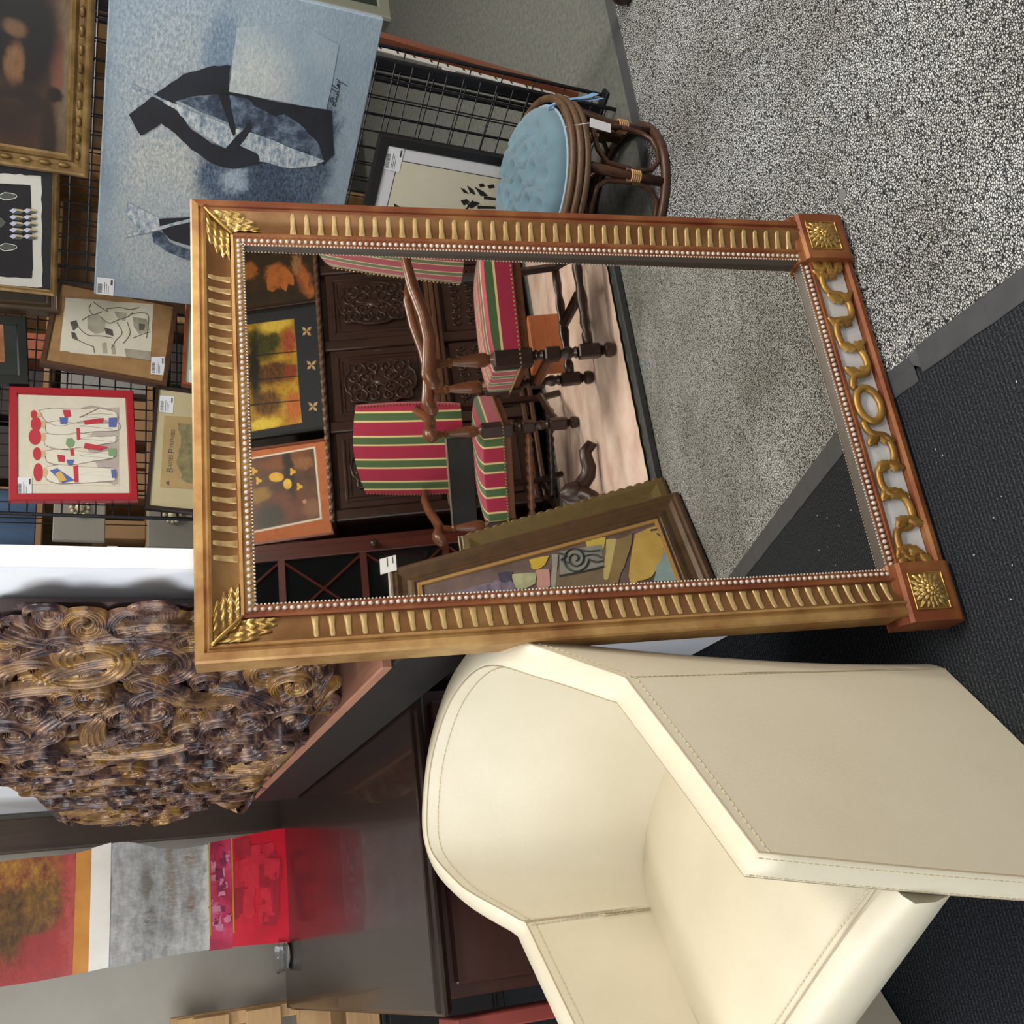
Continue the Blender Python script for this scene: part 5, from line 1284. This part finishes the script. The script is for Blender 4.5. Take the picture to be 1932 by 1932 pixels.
for cx_, cy_ in ((488, 908), (552, 891), (565, 919), (480, 890)): l3.shape('flower', [(cx_+5*(1+.4*math.cos(3*a))*math.cos(a), cy_+6*(1+.4*math.cos(3*a))*math.sin(a)) for a in [2*PI*k/15 for k in range(15)]], .0066, YF, bm3)
l3.shape('petal', [(570,946),(577,942),(580,948),(574,953)], .0066, flat('dusty_rose', '#b07a6a', .6), bm3)
# ------------------------------------------------------------------ striped armchairs
def stripes(axis='X', off=10.27):
    m, nt, b = new_mat('striped_fabric_'+axis.lower()); b.inputs['Roughness'].default_value = .85; b.inputs['Sheen Weight'].default_value = .2
    tc = nt.nodes.new('ShaderNodeTexCoord'); sx = nt.nodes.new('ShaderNodeSeparateXYZ'); nt.links.new(tc.outputs['Object'], sx.inputs[0])
    ma = nt.nodes.new('ShaderNodeMath'); ma.operation = 'MULTIPLY_ADD'; ma.inputs[1].default_value = 1/.137; ma.inputs[2].default_value = off
    nt.links.new(sx.outputs[axis], ma.inputs[0]); fr = nt.nodes.new('ShaderNodeMath'); fr.operation = 'FRACT'; nt.links.new(ma.outputs[0], fr.inputs[0])
    c = ramp_node(nt, fr.outputs[0], [(0, '#9c1a3e'), (.56, '#d8c48c'), (.63, '#445e38'), (.93, '#d8c48c')], 'CONSTANT'); nt.links.new(c, b.inputs['Base Color'])
    bump_node(nt, noise_node(nt, coords(nt), 500, 2), .2, .001, b); return m
STRI = stripes(); STRZ = stripes('Z', 10.22); NAIL = flat('brass_nail', '#a8906a', .35, .8)
TURN = [(.024, 0), (.028, .006), (.032, .02), (.030, .035), (.016, .045), (.024, .052), (.016, .058)]
def armchair(label, loc, f):
    f = V((f[0], f[1], 0)).normalized(); yv = -f; xv = V((yv.y, -yv.x, 0))
    M = Matrix(((xv.x, yv.x, 0, loc[0]), (xv.y, yv.y, 0, loc[1]), (0, 0, 1, PODZ+.0095), (0, 0, 0, 1)))
    c = thing('striped_armchair', label, 'armchair', M, 'striped antique armchairs')
    # seat pad
    rows = []
    for i in range(13):
        t = i/12; y = -.285+.535*t
        rows.append([(-.29+.58*k/16, y, .523-.022*abs(2*t-1)**4-.020*abs(k/8-1)**4) for k in range(17)])
    rows = [[(p[0]*1.0, p[1]-.006, .385) for p in rows[0]]]+[[(p[0], p[1]-.006, .49) for p in rows[0]]]+rows+[[(p[0], p[1]+.004, .385) for p in rows[-1]]]
    mb = MB().grid(rows)
    s = put('seat', mb, STRI, c, smooth=True)
    for k in (0, 16): put('seat_side', MB().add([r[k] for r in rows], [tuple(range(len(rows)))]), STRZ, s)
    mb = MB()
    for k in range(34): mb.sphere((-.285+.57*k/33, -.294, .392), .006, 6, 4)
    for k in range(30):
        for sx in (-1, 1): mb.sphere((sx*.291, -.285+.53*k/29, .392), .006, 6, 4)
    put('nail_heads', mb, NAIL, s, kind='stuff')
    put('seat_rail', MB().bbox(-.28, .28, -.28, .24, .35, .390, .004), OAKL, c)
    # back
    rows = []
    def by(z): return .225+.13*((z-.54)/.6)
    for i in range(15):
        t = i/14; z = .565+.575*t; w = .262+.012*math.sin(PI*t)
        rows.append([(w*(k/8-1), by(z)-.030*(1-abs(k/8-1)**4)*math.sin(PI*min(1, .15+t*.8))**.5, z+(.040*math.cos((k/8-1)*PI/2)*t)) for k in range(17)])
    front = rows; back = [[(p[0], by(p[2])+.028, p[2]) for p in r] for r in rows]
    mb = MB().grid(front).grid(back)
    for i in range(14):
        for k in (0, 16): mb.add([front[i][k], front[i+1][k], back[i+1][k], back[i][k]], [(0, 1, 2, 3)])
    for r in (0, 14):
        for k in range(16): mb.add([front[r][k], front[r][k+1], back[r][k+1], back[r][k]], [(0, 1, 2, 3)])
    bk = put('backrest', mb, STRI, c, smooth=True)
    mb = MB()
    for k in range(32): mb.sphere((-.255+.51*k/31, by(.57)-.004, .572), .006, 6, 4)
    for k in range(32):
        z = .58+.55*k/31
        for sx in (-1, 1): mb.sphere((sx*(.258+.012*math.sin(PI*(z-.565)/.575)), by(z)-.006, z), .005, 6, 4)
    put('nail_heads', mb, NAIL, bk, kind='stuff')
    for sx in (-1, 1):
        put('rear_leg', MB().tube([(sx*.245, .33, .0), (sx*.245, .27, .12), (sx*.245, .25, .42), (sx*.245, by(.6)+.016, .60), (sx*.245, by(1.1)+.016, 1.10)], [.020]*5, 4), OAK, c)
        # turned front leg with blocks, continuing as arm support
        lg = put('front_leg', MB().lathe(TURN+[(.030, .060), (.030, .062)], (sx*.262, -.255, 0), seg=14), OAK, c, smooth=True)
        put('leg_block', MB().bbox(sx*.262-.028, sx*.262+.028, -.283, -.227, .06, .15, .006), OAK, lg)
        put('leg_turning', MB().lathe([(.016, .15), (.026, .16), (.018, .172), (.026, .185), (.026, .20), (.018, .215), (.016, .225)], (sx*.262, -.255, 0), seg=14), OAK, lg, smooth=True)
        put('leg_block', MB().bbox(sx*.262-.028, sx*.262+.028, -.283, -.227, .225, .29, .006), OAK, lg)
        put('leg_turning', MB().lathe([(.016, .29), (.024, .30), (.016, .312), (.026, .325), (.016, .34)], (sx*.262, -.255, 0), seg=14), OAK, lg, smooth=True)
        put('leg_block', MB().bbox(sx*.262-.032, sx*.262+.032, -.298, -.225, .34, .50, .006), OAK, lg)
        ap = put('arm_post', MB().lathe([(.026, .50), (.018, .515), (.030, .535), (.030, .57), (.020, .64), (.014, .665), (.022, .68), (.012, .69), (.018, .705), (.020, .735)], (sx*.262, -.255, 0), seg=14), OAKL, c, smooth=True)
        pts = [(sx*.250, .245, .800), (sx*.262, .17, .812), (sx*.282, .06, .795), (sx*.298, -.06, .762), (sx*.300, -.16, .748), (sx*.290, -.24, .756), (sx*.285, -.30, .765), (sx*.288, -.340, .750), (sx*.290, -.352, .728)]
        put('arm', MB().tube(pts, [.022, .025, .028, .030, .033, .037, .040, .037, .022], 10, flat=.85), OAKL, c, smooth='full')
        put('side_stretcher', MB().lathe([(.02, 0), (.022, .05), (.014, .07), (.022, .10), (.016, .14), (.024, .20), (.016, .26), (.022, .33), (.014, .38), (.02, .42), (.018, .50)], (sx*.258, -.235, .105), (0, 1, .03), 10), OAK, c, smooth='full')
    put('cross_stretcher', MB().lathe([(.014, 0)]+[(.014+.010*(k % 2), .03+k*.026) for k in range(18)]+[(.014, .50)], (-.25, 0, .11), (1, 0, 0), 10), OAK, c, smooth='full')
    put('front_stretcher', MB().lathe([(.014, 0)]+[(.013+.011*(k % 2), .02+k*.026) for k in range(18)]+[(.014, .47)], (-.235, -.255, .26), (1, 0, 0), 10), OAKL, c, smooth='full')
    return c
armchair('red and green striped armchair with long arms, side-on, nearest in the mirror', (2.47, -.745), (-.952, -.306))
armchair('red and green striped armchair facing the mirror, its whole backrest in view', (2.36, -1.98), (-.716, .698))
# dark board resting across the second chair
db = thing('dark_board', 'dark board with pale edge propped on the striped armchair seat', 'board', Matrix.Translation((2.47, -1.93, .578)) @ Matrix.Rotation(math.atan2(-.716, -.698)+.06, 4, 'Z'))
put('panel', MB().bbox(-.02, .52, -.006, .006, 0, .135), flat('black_card', '#121212', .6), db); put('edge_strip', MB().bbox(-.02, .52, -.009, .009, .135, .146), flat('pale_edge', '#8a7c70', .5), db)
# wooden block, scroll foot
o = tag(put('wooden_block', MB().bbox(2.70, 2.96, -1.70, -1.52, PODZ+.008, .24, .004), wood('orange_pine', '#8a4a26', '#a8623a', rough=.5, stretch=(.1, 1, 1))), 'orange-brown wooden block on the rug behind the nearest striped armchair', 'block')
sf = thing('scroll_foot_stand', 'dark wooden stand on a curled scroll foot on the pink rug', 'stand', (1.84, -1.32, PODZ+.008))
pts = [(.17, .06, .030), (.185, .065, .050), (.165, .055, .072), (.13, .045, .070), (.10, .035, .062), (.07, .02, .070), (.04, .005, .10), (.01, 0, .14), (0, 0, .17)]
pts = [(a*1.1, b_*1.1, z) for a, b_, z in pts]
for rz_ in (0, 2.1, 4.2):
    mb = MB().tube([Matrix.Rotation(rz_, 3, 'Z') @ V(p) for p in pts], [.028, .030, .030, .032, .034, .036, .038, .036, .034], 10); 
    lo = min(v.z for v in mb.v); mb.xf(Matrix.Translation((0, 0, -lo)))
    put('scroll_foot', mb, OAK, sf, smooth='full')
put('hub', MB().lathe([(.03, .09), (.06, .12), (.05, .17), (.02, .20)], (0, 0, 0), seg=18), OAK, sf, smooth=True)
# ------------------------------------------------------------------ red-brown glazed cabinet left of the sideboard
RDW = paint('mahogany', [(.25, '#2c0e0a'), (.5, '#4a1a12'), (.75, '#38120c')], scale=10, stretch=(1, 1, .12), rough=.35, dist=1)
gc = thing('glazed_cabinet', 'tall dark mahogany cabinet with lattice glass doors left of the sideboard', 'cabinet', (1.75, FY-.05, PODZ))
put('carcass_side', MB().bbox(-.62, -.58, -.45, 0, 0, 2.3), RDW, gc); put('carcass_side', MB().bbox(.52, .56, -.45, 0, 0, 2.3), RDW, gc)
put('carcass_back', MB().bbox(-.58, .52, -.45, -.43, 0, 2.3), OAK, gc); put('cornice', MB().bbox(-.66, .60, -.48, .04, 2.3, 2.40, .01), RDW, gc); put('base', MB().bbox(-.64, .58, -.47, .02, 0, .12, .008), RDW, gc)
for z in (.55, .95, 1.35, 1.75): put('shelf_board', MB().bbox(-.58, .52, -.43, -.05, z, z+.02), RDW, gc)
DGL = flat('dark_pane', '#0d1113', .08)
for cx in (-.305, .245):
    d = put('door', MB().bbox(cx-.27, cx-.20, -.01, .025, .14, 2.28).bbox(cx+.20, cx+.27, -.01, .025, .14, 2.28).bbox(cx-.2, cx+.2, -.01, .025, .14, .24).bbox(cx-.2, cx+.2, -.01, .025, 2.18, 2.28), RDW, gc)
    put('pane', MB().box(cx-.2, cx+.2, .0, .004, .24, 2.18), DGL, d)
    mb = MB()
    for z in (.24, .72, 1.21, 1.69):
        mb.tube([(cx-.2, .012, z), (cx+.2, .012, z+.485)], .008, 5); mb.tube([(cx+.2, .012, z), (cx-.2, .012, z+.485)], .008, 5)
    for z in (.72, 1.21, 1.69): mb.box(cx-.2, cx+.2, .002, .022, z-.02, z+.02)
    put('lattice', mb, RDW, d); put('knob', MB().lathe([(.01, 0), (.008, .02), (.024, .03), (.026, .04), (.01, .05)], (cx+.235*(1 if cx < 0 else 1), .024, 1.14), (0, 1, 0), 14), OAK, d, smooth='full')
# ------------------------------------------------------------------ leaning framed painting of a village corner
BRF = wood('broad_brown_frame', '#3d2a1a', '#5a4028', rough=.4, stretch=(.3, .3, .3), scale=20)
cN = V((1.339, -.239, 0)); eN = V((-.396, .208, 0)).normalized(); wN = V((-.101, -.192, .976)).normalized()
np_ = Pic('village_painting', 'painting in a broad brown frame leaning on the floor, corner with iron scroll', cN+V((0, 0, .004)), eN, wN, .95, 1.06, mirrored=True)
np_.frame(.105, OGEE, BRF); np_.frame(.018, [(0, .006), (.3, .012), (1, .010), (1, .0)], flat('gilt_slip', '#b89058', .45, .3), 'gilt_slip', inset=.098); np_.board('backing', .02, -.004, BACKB)
nb_ = np_.board('canvas', .108, .004, paint('mauve_umber_ground', [(.3, '#54402f'), (.55, '#6d5a5a'), (.8, '#84683e')], scale=7, rough=.6, bump=.3, bscale=40))
PT = lambda n_, a, b, s_=10: paint(n_, [(.3, a), (.7, b)], scale=s_, rough=.6, bump=.4, bscale=50, bdist=.002)
for pts, m in (([(1160,1090),(1150,1120),(1040,1130),(1060,1060),(1150,1030)], PT('taupe_wall', '#6a5a48', '#84705a')),
    ([(1200,1008),(1240,995),(1262,985),(1270,1010),(1258,1050),(1230,1090),(1195,1105),(1185,1090)], PT('ochre_wall', '#b8964a', '#d0b060')),
    ([(1160,1020),(1195,1008),(1182,1060),(1168,1100),(1150,1110)], PT('olive_post', '#7d6844', '#937c54')),
    ([(1145,1022),(1162,1018),(1150,1095),(1138,1095)], PT('cream_jamb', '#b8a468', '#c9b87a')),
    ([(1262,1000),(1278,1060),(1290,1095),(1232,1100),(1240,1070),(1258,1040)], PT('blue_grey_shade', '#7d949a', '#9ab0b0')),
    ([(1270,1000),(1282,1040),(1262,1035),(1250,1040)], PT('indigo_shade', '#2e2c3c', '#454358')),
    ([(1105,1022),(1142,1015),(1140,1040),(1110,1045)], PT('yellow_leaf_patch', '#b8a040', '#d0bc58')),
    ([(1000,1060),(1035,1050),(1030,1070),(1005,1078)], PT('yellow_flowers', '#b89a34', '#d0b440')),
    ([(1012,1080),(1035,1075),(1040,1110),(1015,1115)], PT('rose_flowers', '#b08078', '#c89890')),
    ([(965,1088),(1010,1082),(1012,1105),(975,1115)], PT('pale_green_flowers', '#8f9470', '#c0bc98', 30)),
    ([(830,1125),(960,1090),(975,1115),(880,1140),(830,1140)], PT('lilac_bed', '#4a4258', '#8a7c90', 30)),
    ([(940,1085),(965,1080),(968,1098),(945,1102)], PT('violet_flowers', '#2e2a40', '#4d4560', 30)),
    ([(1043,1050),(1052,1048),(1050,1110),(1040,1112)], PT('grey_pillar', '#8d8c88', '#a8a49c'))): np_.shape('painted_area', blob(pts, 2, 3, len(pts)), .0062, m, nb_)
IRN = flat('iron_black', '#2c3136', .6)
np_.shape('iron_ground', [(1056,1044),(1135,1030),(1140,1070),(1058,1090)], .0066, PT('slate_ground', '#7d7f7c', '#98968c'), nb_)
def spiral(cx_, cy_, r, tn, n=34): return [(cx_+r*(1-.85*k/n)*math.cos(k/n*tn*2*PI), cy_+r*(1-.85*k/n)*math.sin(k/n*tn*2*PI)) for k in range(n+1)]
for s_ in (spiral(1086, 1058, 26, 2.2), [(1056,1048),(1070,1052),(1060,1060),(1075,1066)], [(1090,1040),(1110,1044),(1132,1042)], [(1100,1054),(1120,1050),(1136,1056)], [(1056,1090),(1100,1082),(1140,1072)], [(1112,1060),(1126,1064),(1138,1062)]): np_.line('iron_scroll', s_, .0035, .0085, IRN, nb_)
for s_ in ([(1228,1004),(1245,1002),(1258,1010)], [(1240,1010),(1250,1016),(1256,1006)], [(1248,998),(1254,1006)]): np_.line('dark_squiggle', s_, .003, .0085, IRN, nb_)
pw_ = np_.px(737, 1082); t = put('price_label', MB().box(pw_.x-.06, pw_.x+.02, -.026, -.025, pw_.z-.03, pw_.z+.03), LABELM, np_.t)
put('barcode', MB().box(pw_.x-.055, pw_.x-.02, -.0265, -.0261, pw_.z-.02, pw_.z-.016).box(pw_.x-.055, pw_.x-.01, -.0265, -.0261, pw_.z, pw_.z+.004), INK, t)
# second frame standing behind it
OLV = wood('olive_brown_frame', '#4f4020', '#6a5730', rough=.45, stretch=(.3, .3, .3), scale=16)
cF = V((1.466, -.389, 0)); wF = V((-.112, -.214, .970)).normalized()
nf = Pic('olive_frame', 'olive-brown scalloped picture frame leaning behind the village painting', cF+V((0, 0, .004)), V((-.80, .60, 0))*0+eN, wF, .80, .785, mirrored=True)
nf.frame(.11, [(0, -.02), (0, .012), (.1, .020), (.3, .022), (.6, .012), (.85, .010), (1, .004), (1, -.01)], OLV); nf.board('painting', .10, .002, paint('dusky_landscape', [(.3, '#2a2a26'), (.7, '#4a4a40')], scale=5, rough=.5)); nf.board('backing', .02, -.012, BACKB)
mb = MB()
for k in range(22): mb.sphere((.006, -.010, .03+k*.034), .016, 8, 5, (.7, .7, 1.1))
put('scalloped_edge', mb, OLV, nf.t, smooth='full')
put('end_grain_strip', MB().bbox(.0, .11, -.020, .0, .785, .792), flat('bare_wood_edge', '#a89478', .7), nf.t)
bpy.context.view_layer.update()
